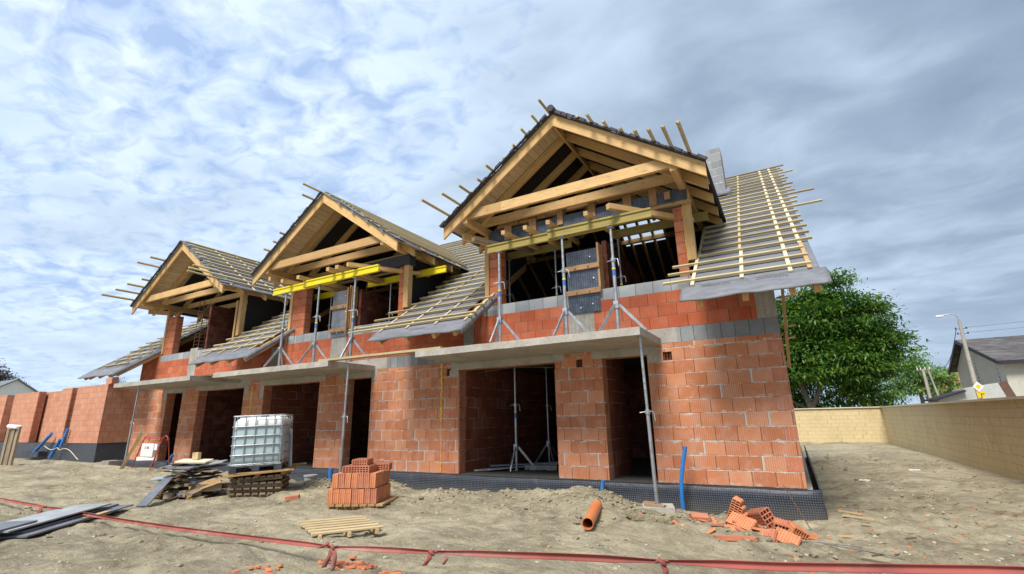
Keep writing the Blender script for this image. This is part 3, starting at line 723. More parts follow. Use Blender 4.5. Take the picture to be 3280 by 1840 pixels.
# counter battens running up the slope
def cbat(x, y0, y1, mt='batten_w', w_=.05, x1=None):
    o_ = MB(); o_.beam((x, y0, ZR(y0, -.052)), (x if x1 is None else x1, y1, ZR(y1, -.052)), w_, .028, UPN); o_.build('counter_batten', M[mt], roof)
cbat(-1.24, -1.12, .05, 'batten_w', .06); cbat(-1.22, .1, 2.0, 'batten'); cbat(-.44, -1.1, .1, 'batten_w', .06); cbat(-.46, .1, 6.9, 'batten'); cbat(.28, -1.12, 6.9, 'batten_w', .06, .19); cbat(.55, -1.1, .0, 'wood', .06); cbat(.54, .02, 6.9, 'batten_w', .06, .46)
for x in (-8.55, -7.7, -6.85, -6.02): cbat(x, -1.24, .1, 'batten_w', .045, x+.02); cbat(x+.02, .12, 5 if -8 < x < -6.5 else 2.3, 'batten')
for x in (-16.2, -15.4, -14.6, -13.8): cbat(x, -1.2, .1, 'batten_w', .04); cbat(x, .12, 5 if -15.7 < x < -14 else 2.3, 'batten')
for x in (-23.9, -23.1, -22.3): cbat(x, -1.05, 5.8, 'batten')
o_ = REST.build('batten', M['batten'], roof); o_['kind'] = 'stuff'; o_['label'] = 'upper rows of roof battens'
# rafters with tails showing under the eaves
def rafter(x, y0, y1, w_=.085, h_=.17, parent=None):
    o_ = MB(); off = -.085-.17/2/cm-.06
    o_.beam((x, y0, ZR(y0, off)), (x, y1, ZR(y1, off)), w_, h_, UPN); o_.build('rafter', M['wood'], parent or roof)
for x in (-1.12, -.42, .25, .58): rafter(x, -1.36, YR, .09)
for x in (-8.45, -7.6, -6.8, -6.22): rafter(x, -1.34, YR if -8.2 < x < -6.5 else 2.1)
for x in (-16.3, -15.5, -14.6, -13.75): rafter(x, -1.34, YR if -16 < x < -14 else 2.1)
for x in (-24.2, -23.8, -23.0, -22.2, -21.6): rafter(x, -1.30, YR if x < -22 else 2.6)
for x in (-20.5, -19.7, -18.9, -18.1, -17.3, -12.9, -12.1, -11.3, -10.5, -9.7, -5.3, -4.5, -3.7, -2.9, -2.2):
    rafter(x, dorm_y(x)+.1, YR)
mb = MB(); mb.beam((-24.2, -.03, 3.98), (-21.6, -.03, 3.98), .14, .14); part(mb, 'wall_plate', M['wood'], roof)
# faint lettering printed on the underlay
def text(body, size, mtl, name, parent, mw, ext=.0004, bold=0):
    cu = bpy.data.curves.new(name, 'FONT'); cu.body = body; cu.size = size; cu.extrude = ext; cu.offset = bold; cu.align_x = 'CENTER'; cu.align_y = 'CENTER'
    tmp = bpy.data.objects.new(name, cu); col.objects.link(tmp); dg = bpy.context.evaluated_depsgraph_get(); dg.update()
    me = bpy.data.meshes.new_from_object(tmp.evaluated_get(dg)); bpy.data.objects.remove(tmp)
    me.materials.clear(); me.materials.append(mtl)
    o_ = bpy.data.objects.new(name, me); col.objects.link(o_)
    o_.parent = parent
    o_.matrix_world = mw; return o_
def slope_mw(x, y, off=-.063):
    ax, ay = Vector((1, 0, 0)), Vector((0, 1, .7)).normalized(); n = ax.cross(ay)
    mm = Matrix((ax, ay, n)).transposed().to_4x4(); mm.translation = Vector((x, y, ZR(y, off))); return mm
bpy.context.view_layer.update()
for x, y, t in ((-.85, -1.17, 'DÖRKEN'), (.0, -1.18, 'DÖRKEN'), (-.9, .2, 'VIOLA'), (-1.0, 1.02, 'VIOLA'), (-.1, -.45, 'VITAL'), (-7.3, -1.3, 'DÖRKEN')):
    text(t, .115, M['ink'], 'printed_lettering', roof, slope_mw(x, y), .0003)
# ---- rear roof: underlay missing over one bay, rafters bare
def zrear(y, off=0): return ZR(YR) - .7*(y-YR) + off
mb = MB()
for a, b, y0, y1 in ((-24.3, -4.9, YR, 13.6), (-4.9, -3.3, 8.6, 13.6), (-3.3, .0, YR, 12.9), (-4.9, -3.3, YR, 7.7)):
    mb.face([(a, y0, zrear(y0, -.08)), (b, y0, zrear(y0, -.08)), (b, y1, zrear(y1, -.08)), (a, y1, zrear(y1, -.08))])
rr = part(mb, 'rear_roof', M['memb_dk']); md = rr.modifiers.new('s', 'SOLIDIFY'); md.thickness = .01
UPR = Vector((0, .7, 1)).normalized()
x = -24.2
while x < -.1:
    o_ = MB(); o_.beam((x, YR+.02, zrear(YR, -.19)), (x, 13.5, zrear(13.5, -.19)), .085, .17, UPR); o_.build('rafter', M['wood'], rr); x += .83 if not -5.6 < x < -2.5 else .46
o_ = MB()
for y in (8.2,): o_.beam((-24, y, zrear(y, -.35)), (-.02, y, zrear(y, -.35)), .14, .16)
o_.beam((-24, 5.7, ZR(5.7, -.40)), (-.02, 5.7, ZR(5.7, -.40)), .14, .18)
o_.build('purlin', M['wood'], rr)
# a small panel lying on the battens between two gables, chimney
mb = MB(); mb.beam((-7.35, 1.9, ZR(1.9, .03)), (-6.5, 1.9, ZR(1.9, .03)), .30, .025, UPN); part(mb, 'offcut_board', M['oldy'], roof)
ch = MB(); ch.box(-1.18, -.77, 4.55, 5.3, 6.9, 8.98)
chim = part(ch, 'chimney', m_brick('chimney_block', (.23, .245, .26), (.30, .31, .32), bw=.205, rh=.245, mort=(.55, .55, .53), ribs=0, dust=.2, jit=0, pale=(.34, .34, .34), joint=(.55, .55, .53), bedw=.06, z0=0), roof)
mb = MB()
for i in range(9):
    x0 = -1.25+i*.07; mb.face([(x0, 4.42, ZR(4.42, .03+.02*(i % 2))), (x0+.07, 4.42, ZR(4.42, .03+.02*((i+1) % 2))), (x0+.07, 4.545, ZR(4.5, .22+.05*math.sin(i*2))), (x0, 4.545, ZR(4.5, .22+.05*math.sin(i*2-2)))], smooth=True)
o_ = mb.build('flashing', M['memb'], roof); o_.modifiers.new('s', 'SOLIDIFY').thickness = .008
# ---- dormers
def dormer(i, c, jut):
    zt = 7.86; YF = -1.05; D = 3.03
    mb = MB(); nd = 22
    for s in (-1, 1):
        for a in range(nd):
            d0, d1 = D*a/nd, D*(a+1)/nd; e0, e1 = 5.14-d0+.15, 5.14-d1+.15
            for t in range(12):
                f0, f1 = t/12, (t+1)/12
                def pt(d, e, f):
                    y = YF-.05 + (e-YF+.05)*f; fr = 1-f if f < .09 else 0
                    return (c+s*d, y + (.03*noise.noise(Vector((d*3, i, s))) if f == 0 else 0), zt-.7*d + .012*noise.noise(Vector((d*2, y*2, s*3+i))) + (.025*noise.noise(Vector((d*4, 3, i))) if f == 0 else 0))
                P = [pt(d0, e0, f0), pt(d1, e1, f0), pt(d1, e1, f1), pt(d0, e0, f1)]
                if s < 0: P.reverse()
                mb.face(P, smooth=True)
    dr = part(mb, 'dormer_roof', M['memb_dk'] if i == 0 else M['memb']); md = dr.modifiers.new('s', 'SOLIDIFY'); md.thickness = .01; md.offset = -1
    for s in (-1, 1):                        # added sheet: black underlay underside, near-black to paint in the gable's shade
        q2 = MB(); q2.prism([(c+s*.02, .02, zt-.06), (c+s*2.95, .02, zt-.7*2.95-.045), (c+s*2.95, 2.1, zt-.7*2.95-.045), (c+s*.02, 5.0, zt-.06)], (0, 0, -.006)); q2.build('black_underside', M['shade_sheet'], dr)
    for s in (-1, 1):
        dirn = Vector((s, 0, -.7)).normalized(); n = Vector((s*.7, 0, 1)).normalized()
        def at(d, y, off): p = Vector((c+s*d, y, zt-.7*d)) + n*off; return p
        # barge board with plumb-cut foot
        def slab(y0, th, hgt, d0, d1, off, name, mt, foot=.0):
            o_ = MB(); zt0 = zt-.7*d0+off/cm; zt1 = zt-.7*d1+off/cm; hv = hgt/cm
            o_.prism([(c+s*d0, y0, zt0), (c+s*d1, y0, zt1), (c+s*d1, y0, zt1-hv), (c+s*d0, y0, zt0-hv)] if s > 0 else [(c+s*d0, y0, zt0), (c+s*d0, y0, zt0-hv), (c+s*d1, y0, zt1-hv), (c+s*d1, y0, zt1)], (0, th, 0))
            L = 2*(d1-d0); 
            # UVs along the length
            for fi, f in enumerate(o_.f):
                base_ = random.randint(0, 300)*20+3
                o_.uv[fi] = [(base_+abs(o_.v[v][0]-c)*1.22, (o_.v[v][2]+.7*abs(o_.v[v][0]-c)) + o_.v[v][1]) for v in f]
            return o_.build(name, M[mt], dr)
        slab(YF, .05, .235, 0.0, D-.02, -.02, 'barge_board', 'wood')
        for yy in ((-.36, .5, 1.36) if i else (-.36, .42, 1.2, 1.98)):
            d1 = min(D-.08, 5.14-yy-.05); slab(yy, .09, .17, 0.0, d1, -.060, 'rafter', 'wood')
        for yy in (2.9, 3.8): slab(yy, .09, .17, 0.0, 5.14-yy-.05, -.045, 'rafter', 'wood')
        # close-boarded soffit under the overhang
        o_ = MB(); yb = YF+.055
        nb = 22
        for q_ in range(nb):
            d0, d1 = .03+(D-.08)*q_/nb+.003, .03+(D-.08)*(q_+1)/nb-.003
            p0, p1 = at((d0+d1)/2, yb, -.030), at((d0+d1)/2, -.02, -.030)
            o_.beam(p0, p1, (d1-d0)/cm*1.0, .016, n)
        o_.build('soffit_boarding', M['wood_pale'], dr)
        # outer part of the boarding continues along the eaves
        if s < 0 or i:
            pass
        # battens along the ridge direction, with uneven front ends
        dlist = [.03, .30] + [.60+.307*q_ for q_ in range(8)]
        left = MB()
        for bi, d in enumerate(dlist):
            j = jut.get((s, bi), .06 if not (i == 2 and s > 0) else -.03)
            y0 = YF - j; y1 = 5.14-d
            if i == 1 and s > 0 and .5 < d < 2.9: y0 = YF+.30+.06*math.sin(bi*2.1)
            a_, b_ = at(d, y0, .048), at(d, y1, .048)
            if NB2[0] < 98: q2 = MB(); q2.beam(a_, b_, .07 if i == 2 else .055, .042, n); q2.build('batten', M['batten'], dr); NB2[0] += 1
            else: left.beam(a_, b_, .055, .04, n)
        if i and s > 0:                      # double density on the visible right slopes
            for bi, d in enumerate(dlist[1:]):
                dd = d-.155; a_, b_ = at(dd, YF+.28 if d < 1.8 else YF+.02, .048), at(dd, 5.14-dd, .048)
                if i == 1: left.beam(a_, b_, .055, .04, n)
        if left.f: l_ = left.build('batten', M['batten'], dr); l_['kind'] = 'stuff'
        for yy in (-.75, .1, .95, 1.8, 2.65, 3.5):
            d1 = min(D-.04, 5.14-yy-.1)
            q2 = MB(); q2.beam(at(.05, yy, .017), at(d1, yy, .017), .045, .022, n); q2.build('counter_batten', M['batten_w' if i == 2 else 'batten'], dr)
        # plate beam carried over the pillar, poking out in front
        q2 = MB(); xb = c+s*2.43; q2.beam((xb, -.99, 5.84), (xb, 5.14-2.5, 5.84), .13, .18); q2.build('wall_plate', M['wood'], dr)
        if s < 0:
            q2 = MB(); q2.beam((c-2.43+.16, -.98, 5.56), (c-2.43+.16, .3, 5.56), .10, .12) if i == 1 else q2.beam((c-2.43-.32, -.6, 5.60), (c-2.43+.05, .25, 5.62), .10, .16)
            q2.build('outrigger', M['wood'], dr)
        # black sheet added across the open cheek, standing for the shade inside
        if i == 2 and s < 0: continue
        q2 = MB(); xc = c+s*2.30
        q2.prism([(xc, .3, 4.3), (xc, 1.95, 5.5), (xc, 1.9, 6.0), (xc, .3, 6.0)], (s*.02, 0, 0)); q2.build('cheek_shade', M['shade_sheet'], dr)
    q2 = MB(); q2.beam((c, -.98, 7.60), (c, 5.0, 7.60), .06, .14); q2.build('ridge_board', M['wood'], dr)
    for yy, z0, z1, x0, x1 in ((-.95, 5.86, 6.09, 2.37, 2.37), (-.27, 5.90, 6.10, 2.40, 2.38), (.58, 5.90, 6.08, 2.4, 2.4), (1.45, 5.90, 6.08, 2.4, 2.4)):
        q2 = MB(); q2.box(c-x0, c+x1, yy, yy+.085, z0, z1); q2.build('tie_beam', M['wood'], dr)
    # ridge cap roll on the right unit and dark tiles edge
    q2 = MB()
    if i == 0:
        pts = [(c, YF-.12+.35*t, zt+.075+.006*(t % 2)) for t in range(18)]
        q2.tube(pts, [.085+.012*(t % 2) for t in range(18)], 9); q2.build('ridge_roll', M['memb_dk'], dr)
        for s in (-1, 1):
            n = Vector((s*.7, 0, 1)).normalized(); q3 = MB()
            for t in range(22 if s < 0 else 22):
                d0 = .1+t*.133; hgt = .07 if (s > 0 and t < 5) else .03+.025*(t % 3 == 0)
                p0 = Vector((c+s*d0, YF-.085, zt-.7*d0))+n*(hgt*.5); p1 = Vector((c+s*(d0+.15), YF-.085, zt-.7*(d0+.15)))+n*(hgt*.5-.01)
                q3.beam(p0, p1, .06, hgt, n)
            q3.build('verge_strip', M['memb_dk'], dr)
    else:
        q3 = MB()
        s = -1; n = Vector((s*.7, 0, 1)).normalized()
        for t in range(22):
            d0 = .02+t*.135; hgt = .035+.03*(t % 4 == 0)
            p0 = Vector((c+s*d0, YF-.075, zt-.7*d0))+n*(hgt*.5); p1 = Vector((c+s*(d0+.15), YF-.075, zt-.7*(d0+.15)))+n*(hgt*.5-.012)
            q3.beam(p0, p1, .05, hgt, n)
        s = 1; n = Vector((s*.7, 0, 1)).normalized(); q3b = MB()
        for t in range(22 if i == 1 else 16):
            d0 = .45+t*.115 if i == 1 else .1+t*.18; wv = .16+.08*noise.noise(Vector((t*.9, i, 1)))
            if i == 1 and t < 4: wv += .10*t/4
            a_ = Vector((c+d0, YF-.06, zt-.7*d0))+n*.03; b_ = Vector((c+d0+.125, YF-.06, zt-.7*(d0+.125)))+n*.03
            q3b.face([a_, b_, b_+Vector((0, wv+.25, .01)), a_+Vector((0, wv+.25, .01))], smooth=True)
            if t % 5 == 2: q3b.face([a_, b_, b_+Vector((.02, -.03, -.09)), a_+Vector((0, -.02, -.05))], smooth=True)
        q3b.build('loose_underlay', M['memb'], dr)
        q3.build('verge_strip', M['memb_dk'], dr)
    return dr
NB2 = [0]
dormer(0, CX[0], {(-1, 9): .12, (-1, 9-0): 1.12, (-1, 8): .80, (-1, 7): .56, (-1, 6): .27, (-1, 5): .37, (-1, 4): .12, (-1, 3): .20, (-1, 2): .37, (-1, 1): .42, (-1, 0): .58,
                  (1, 9): 1.19, (1, 8): .85, (1, 7): .55, (1, 6): .32, (1, 5): .22, (1, 4): .31, (1, 3): .39, (1, 2): .15, (1, 1): -.2, (1, 0): -.2})
dormer(1, CX[1], {(-1, 0): .70, (-1, 1): .49, (-1, 7): .30, (-1, 6): .23, (-1, 5): .25, (-1, 3): .12, (1, 0): .02})
dormer(2, CX[2], {(-1, 9): 1.13, (-1, 8): .86, (-1, 7): .65, (-1, 6): .34, (-1, 4): .83, (-1, 3): .58, (1, 9): 1.04, (1, 8): .86, (1, 7): .59})
# ---- shuttering of the lintel, right unit (dark panel with vertical boards)
def tagp(o_, *a): return tag(o_, *a)
lf = empty('lintel_formwork', (-3.75, -.06, 5.5), 'dark film-faced lintel formwork with upright boards under the right gable', 'formwork')
o_ = MB(); o_.box(-6.05, -1.28, -.055, -.03, 5.48, 5.80); o_.build('panel', M['film'], lf)
for x0, x1, z0, z1 in ((-5.63, -5.43, 5.50, 5.86), (-4.94, -4.75, 5.50, 5.90), (-4.19, -4.05, 5.58, 5.97), (-3.42, -3.25, 5.55, 6.02), (-2.61, -2.42, 5.60, 6.05), (-2.04, -1.88, 5.52, 6.08)):
    q = MB(); q.box(x0, x1, -.09, -.057, z0, z1); q.build('upright_board', M['form_wood'], lf)
for x0, x1, z in ((-5.85, -4.95, 5.86), (-4.74, -4.2, 5.88), (-3.95, -3.43, 5.90), (-3.2, -2.05, 5.92)):
    q = MB(); q.box(x0, x1, -.05, .03, z, z+.085); q.build('top_rail', M['form_wood'], lf)
for x0, z in ((-3.15, 5.93), (-4.62, 5.86), (-5.35, 5.84), (-1.72, 5.6)):
    q = MB(); q.box(x0, x0+.12, -.095, -.058, z, z+.17); q.build('cleat', M['form_wood'], lf)
q = MB(); q.box(-2.0, -1.2, -.12, -.06, 5.42, 5.49); q.build('ledger', M['oldy'], lf)
lf2 = empty('lintel_formwork', (-9.9, 0, 5.5), 'membrane-wrapped lintel formwork beside the right pillar of the middle unit', 'formwork')
q = MB(); q.box(-10.6, -8.72, -.05, .2, 5.43, 5.74); q.build('panel', M['memb_dk'], lf2)
q = MB(); q.box(-11.5, -10.85, -.06, .15, 5.42, 5.70); q.build('panel', M['memb_dk'], lf2)
# ---- shuttering of the centre columns
def colform(xa, xb, z0, z1, mtl, walers, lab):
    e = empty('column_formwork', ((xa+xb)/2, -.05, z0), lab, 'formwork')
    q = MB(); q.box(xa, xb, -.035, -.012, z0, z1); q.build('panel', M[mtl], e)
    q = MB(); q.box(xb, xb+.045, -.045, .24, 3.88, z1+.12); q.build('side_board', M['form_wood'], e)
    for z in walers:
        q = MB(); q.box(xa-.03, xb+(.05 if mtl == 'film' else -.02), -.085, -.037, z, z+.11); b = q.build('waler', M['form_wood'], e)
        for fx in (.3, .72):
            q = MB(); q.tube([(xa+(xb-xa)*fx, -.087, z+.055), (xa+(xb-xa)*fx, -.12, z+.055)], .014, 8); q.build('tie_nut', M['steel'], b)
    for fx, fz in ((.78, .87), (.86, .52), (.78, .12), (.4, .08)):
        q = MB(); q.tube([(xa+(xb-xa)*fx, -.036, z0+(z1-z0)*fz), (xa+(xb-xa)*fx, -.06, z0+(z1-z0)*fz)], .016, 8); q.build('tie_cone', M['whitep'], e)
    return e
colform(-4.03, -3.30, 3.42, 4.86, 'film', (4.40, 3.83), 'black gridded column formwork with two walers in the right window opening')
e = colform(-11.72, -11.02, 3.66, 5.05, 'filmg', (4.50, 3.80), 'worn grey column formwork in the middle window opening')
for x in (-11.05, -10.86): q = MB(); q.box(x, x+.05, -.11, -.04, 3.7, 5.1); q.build('stiffener', M['form_wood'], e)

# ---- formwork girders (I-profile)
def girder(x0, x1, y, z, mt, lab, h=.19, grp=None):
    e = empty('formwork_girder', (x0, y, z), lab, 'girder', grp)
    q = MB(); q.box(x0, x1, y-.035, y+.035, z, z+.036); q.build('bottom_flange', M[mt], e)
    q = MB(); q.box(x0, x1, y-.035, y+.035, z+h-.036, z+h); q.build('top_flange', M[mt], e)
    q = MB(); q.box(x0+.002, x1-.002, y-.013, y+.013, z+.036, z+h-.036); q.build('web', M[mt], e)
    return e
g = girder(-5.50, -2.6, -1.08, 4.82, 'girder_o', 'worn yellow girder, lower left one of the pair on the right balcony')
g2 = girder(-3.96, -1.80, -1.16, 4.83, 'girder_o', 'worn yellow girder, right one of the pair on the right balcony')
girder(-13.08, -10.4, -1.10, 4.92, 'girder_y', 'bright yellow girder, left one of the pair on the middle balcony')
girder(-11.62, -8.74, -1.18, 4.93, 'girder_y', 'bright yellow girder, right one of the pair on the middle balcony')
girder(-6.05, -4.2, .78, 5.30, 'girder_o', 'shaded girder behind the left window opening of the right unit')
girder(-3.2, -1.0, .78, 5.30, 'girder_o', 'shaded girder behind the right window opening of the right unit')
girder(-13.6, -11.6, .75, 5.22, 'girder_y', 'yellow girder inside, behind the left pillar of the middle unit')
girder(-10.9, -7.9, .55, 5.22, 'girder_y', 'yellow girder running out past the right pillar of the middle unit')
def joist(p0, p1, lab, w_=.09, h_=.09, mt='wood', grp='cross timbers lying on the yellow girders'):
    q = MB(); q.beam(p0, p1, w_, h_); return solo(q, 'timber_joist', M[mt], p0, lab, 'timber', grp)
for x, dx, lab in ((-5.75, -.5, 'grey end of the leftmost cross timber at the right balcony girder'), (-4.98, .1, 'cross timber on the right balcony girder above the left prop'), (-4.45, .1, 'cross timber on the right girder between left prop and column'), (-3.92, .15, 'cross timber on the right girder left of the column formwork'), (-3.10, .0, 'cross timber with a square yellow end right of the column formwork')):
    joist((x+.1, -1.45, 5.08), (x-dx, .9, 5.42), lab, .085, .085, 'old' if 'grey' in lab else 'wood')
joist((-2.55, -1.42, 5.13), (-1.3, .5, 5.25), 'long slanting timber on the right balcony girder reaching the pillar', .1, .11)
for x, dx, lab in ((-12.25, -.1, 'cross timber at the left prop of the middle balcony'), (-11.55, .2, 'second cross timber of the middle balcony girder'), (-10.35, .1, 'cross timber left of the paired ends on the middle balcony'), (-10.0, .3, 'left of the two paired timber ends on the middle girder'), (-9.60, -.9, 'long cross timber slanting right over the middle girder')):
    joist((x, -1.45, 5.17 if x < -10.6 else 5.20), (x-dx, .8, 5.32), lab, .11, .10, 'wood')

# ---- steel props
def prop(x, y, z, H, lab, tripod=True, collar=.62, lean=None, heading=0.0, grp='adjustable steel props', sticker=True, big=1.0):
    e = empty('steel_prop', (x, y, z), lab, 'steel prop', grp)
    top_ = Vector(lean) if lean else Vector((0, 0, H)); d = top_.normalized(); L = top_.length; b0 = Vector((x, y, z)); P = lambda t: b0 + d*t
    q = MB(); q.tube([P(.01), P(L*collar)], .030*big, 12); q.build('outer_tube', M['steel'], e)
    q = MB(); q.tube([P(L*collar), P(L-.01)], .024*big, 12); it = q.build('inner_tube', M['steel'], e)
    q = MB()
    t = L*collar+.12
    while t < L-.1: q.tube([P(t)+Vector((0, -.0245*big, 0)), P(t)+Vector((0, -.0265*big, 0))], .007, 6); t += .12
    q.build('pin_hole', M['inkb'], it)
    q = MB(); q.box(x-.06, x+.06, y-.06, y+.06, z, z+.008); q.build('base_plate', M['steel'], e)
    tp = P(L); q = MB(); q.box(tp.x-.06, tp.x+.06, tp.y-.06, tp.y+.06, tp.z-.008, tp.z); q.build('head_plate', M['steel'], e)
    cc_ = P(L*collar); q = MB(); q.tube([cc_-d*.035, cc_+d*.035], .043*big, 12); c_ = q.build('collar', M['steel'], e)
    a = heading; hd = Vector((math.cos(a), math.sin(a), 0)); q = MB()
    q.tube([cc_-hd*.13+d*.02-Vector((0, 0, .03)), cc_-hd*.06, cc_+hd*.05+d*.01, cc_+hd*.10, cc_+hd*.115-Vector((0, 0, .15))], .009, 7); q.build('handle', M['steel'], c_)
    if sticker:
        q = MB(); q.tube([P(L*collar-.32), P(L*collar-.20)], .0315*big, 12, False); q.build('blue_label', M['sticker'], e)
        q = MB(); q.tube([P(L*collar-.195), P(L*collar-.165)], .0315*big, 12, False); q.build('yellow_band', M['sticker_y'], e)
    if tripod:
        hh = .56; q = MB(); q.box(x-.05, x+.05, y-.05, y+.05, z+hh-.09, z+hh+.05); hub = q.build('tripod_hub', M['steel'], e)
        for j in range(3):
            an = heading+.25+j*2*math.pi/3 + (-.35 if j == 1 else 0); q = MB()
            fx, fy = x+.50*math.cos(an), y+.42*math.sin(an)
            q.beam((x+.05*math.cos(an), y+.05*math.sin(an), z+hh-.02), (fx, fy, z+.015), .028, .05); q.build('tripod_leg', M['steel'], hub)
    return e
for x, H, lab, hd in ((-5.18, 2.09, 'left prop on the right balcony slab, on a tripod', .3), (-3.66, 2.11, 'middle prop on the right balcony slab beside the column formwork', .1), (-2.62, 2.11, 'right prop on the right balcony slab, with holes in its upper tube', -.2)):
    prop(x, -1.12, 2.703, H, lab, heading=hd, collar=.68 if x > -3 else .66, big=1.12)
for x, H, lab, hd in ((-12.42, 2.2, 'left prop on the middle balcony slab, on a tripod', .2), (-11.00, 2.21, 'middle prop on the middle balcony slab, on a tripod', .2), (-9.60, 2.2, 'right prop on the middle balcony slab beside the grey formwork', .5)):
    prop(x, -1.14, 2.703, H, lab, heading=hd, collar=.6, big=1.12)
for x, y, H, lab in ((-6.0, .78, 2.39, 'prop inside the left window opening of the right unit, near the pillar'), (-4.66, .78, 2.39, 'prop inside the right unit just left of the column formwork'), (-3.03, .78, 2.39, 'prop inside the right unit close behind the rightmost balcony prop'), (-12.75, .75, 2.3, 'prop inside the left window opening of the middle unit'), (-9.95, .55, 2.3, 'prop inside the right window opening of the middle unit')):
    prop(x, y, 2.898, H, lab, tripod=False, collar=.60)
prop(-6.05, 1.05, 0, 2.58, 'brighter of the two tripod props in the big doorway of the right unit', heading=.4, collar=.60, big=1.15)
prop(-5.9, 2.6, 0, 2.58, 'darker prop further back in the big doorway of the right unit', heading=.9, collar=.60, sticker=False)
prop(-2.15, -1.35, -.17, 2.72, 'tall prop on a concrete block under the right balcony corner', tripod=False, lean=(-.03, 0, 2.73), collar=.53, sticker=False, heading=.3)
prop(-9.45, -1.35, gz(-9.45, -1.35)-.02, 2.6, 'tall prop under the middle balcony, behind the stack of clay blocks', tripod=False, lean=(.04, 0, 2.56-gz(-9.45, -1.35)+.02), collar=.55, sticker=False)
prop(-19.55, -1.4, gz(-19.55, -1.4)-.02, 2.6, 'tall prop at the left end under the left balcony', tripod=False, lean=(.06, 0, 2.56-gz(-19.55, -1.4)+.02), collar=.55, sticker=False)
# block and wooden wedges under the right prop
q = MB(); q.obox((-2.12, -1.42, -.25), (Vector((.96, .28, 0)), Vector((-.28, .96, 0)), Vector((0, 0, 1))), (.24, .22, .08))
solo(q, 'concrete_block', M['concrete'], (-2.12, -1.42, -.33), 'flat concrete block under the prop at the right balcony corner', 'block')
q = MB(); q.beam((-2.30, -1.50, -.155), (-1.98, -1.54, -.155), .11, .025); solo(q, 'wooden_wedge', M['old'], (-2.1, -1.5, -.2), 'flat grey-brown wooden wedge under the foot of the right prop', 'wedge')
q = MB(); q.beam((-2.36, -1.34, -.148), (-2.15, -1.40, -.148), .07, .04); solo(q, 'wooden_wedge', M['oldy'], (-2.3, -1.3, -.2), 'small yellowish wooden wedge behind the foot of the right prop', 'wedge')
# planks spanning the balconies
q = MB(); q.beam((-10.25, -1.48, 2.728), (-6.45, -1.42, 2.728), .2, .05); solo(q, 'plank', M['batten'], (-8.3, -1.45, 2.7), 'long yellow plank bridging the middle and right balcony slabs', 'plank')
q = MB(); q.beam((-18.6, -.8, 2.727), (-14.3, -1.2, 2.727), .2, .04); solo(q, 'plank', M['batten'], (-16.4, -1, 2.7), 'pale plank lying on the left balcony slab', 'plank')
# rebar cage in the left unit
e = empty('rebar_cage', (-19.15, .2, 4.0), 'rusty upright rebar cage in the left window opening', 'rebar cage')
for dx in (-.16, .16):
    for dy in (0, .18): q = MB(); q.tube([(-19.1+dx, .03+dy, 3.9), (-19.1+dx, .03+dy, 5.85+.1*dx)], .009, 6); q.build('bar', M['rust'], e)
for t in range(13):
    z = 4.0+t*.14; q = MB(); q.tube([(-19.27, .02, z), (-18.93, .02, z), (-18.93, .22, z), (-19.27, .22, z), (-19.27, .02, z)], .006, 5, False); q.build('stirrup', M['rust'], e)
# post and crosspieces by the right corner
e = empty('scaffold_post', (.22, .8, -.4), 'upright yellow timber with short crosspieces behind the right corner', 'timber')
q = MB(); q.beam((.17, .5, 3.8), (.045, .5, 2.02), .055, .07, (0, 1, 0)); q.build('post', M['wood'], e)
for z, x1 in ((3.35, .30), (2.78, .26), (2.56, .22)): q = MB(); q.beam((0.02, .54, z), (x1, .53, z+.01), .05, .03); q.build('crosspiece', M['palletw'], e)

# ------------------------------------------------------------------ yard items
def pallet(parent, w_, d_, h_, nslat, mt, slat_dir='x', low=True, gap=.35, bw=.045):
    """parent-local pallet, origin at bottom centre"""
    sl = nslat
    for i in range(sl):
        q = MB(); f = (i+.5)/sl
        if slat_dir == 'x': yy = -d_/2+d_*f; q.box(-w_/2, w_/2, yy-d_/sl*(1-gap)/2, yy+d_/sl*(1-gap)/2, h_-.02, h_)
        else: xx = -w_/2+w_*f; q.box(xx-w_/sl*(1-gap)/2, xx+w_/sl*(1-gap)/2, -d_/2, d_/2, h_-.03, h_)
        q.build('slat', M[mt], parent, local=True)
    for f in (-1, 0, 1):
        q = MB()
        if slat_dir == 'x': q.box(f*(w_/2-.09)-bw, f*(w_/2-.09)+bw, -d_/2, d_/2, 0.0, h_-.021)
        else: q.box(-w_/2, w_/2, f*(d_/2-.10)-.03, f*(d_/2-.10)+.03, 0.0, h_-.031)
        q.build('bearer', M[mt], parent, local=True)
# loose pallet in front
pc = (-5.56, -4.79); e = empty('pallet', (pc[0], pc[1], gz(*pc)-.005), 'new pale wooden pallet lying alone on the ground', 'pallet', rz=math.atan2(.76, .42))
e.rotation_euler = (R(-1.5), R(1), math.atan2(.76, .42))
pallet(e, .88, 1.14, .075, 6, 'palletw', 'x', gap=.45, bw=.018)
e.rotation_euler = (R(-1), R(1.5), math.atan2(.76, .42))
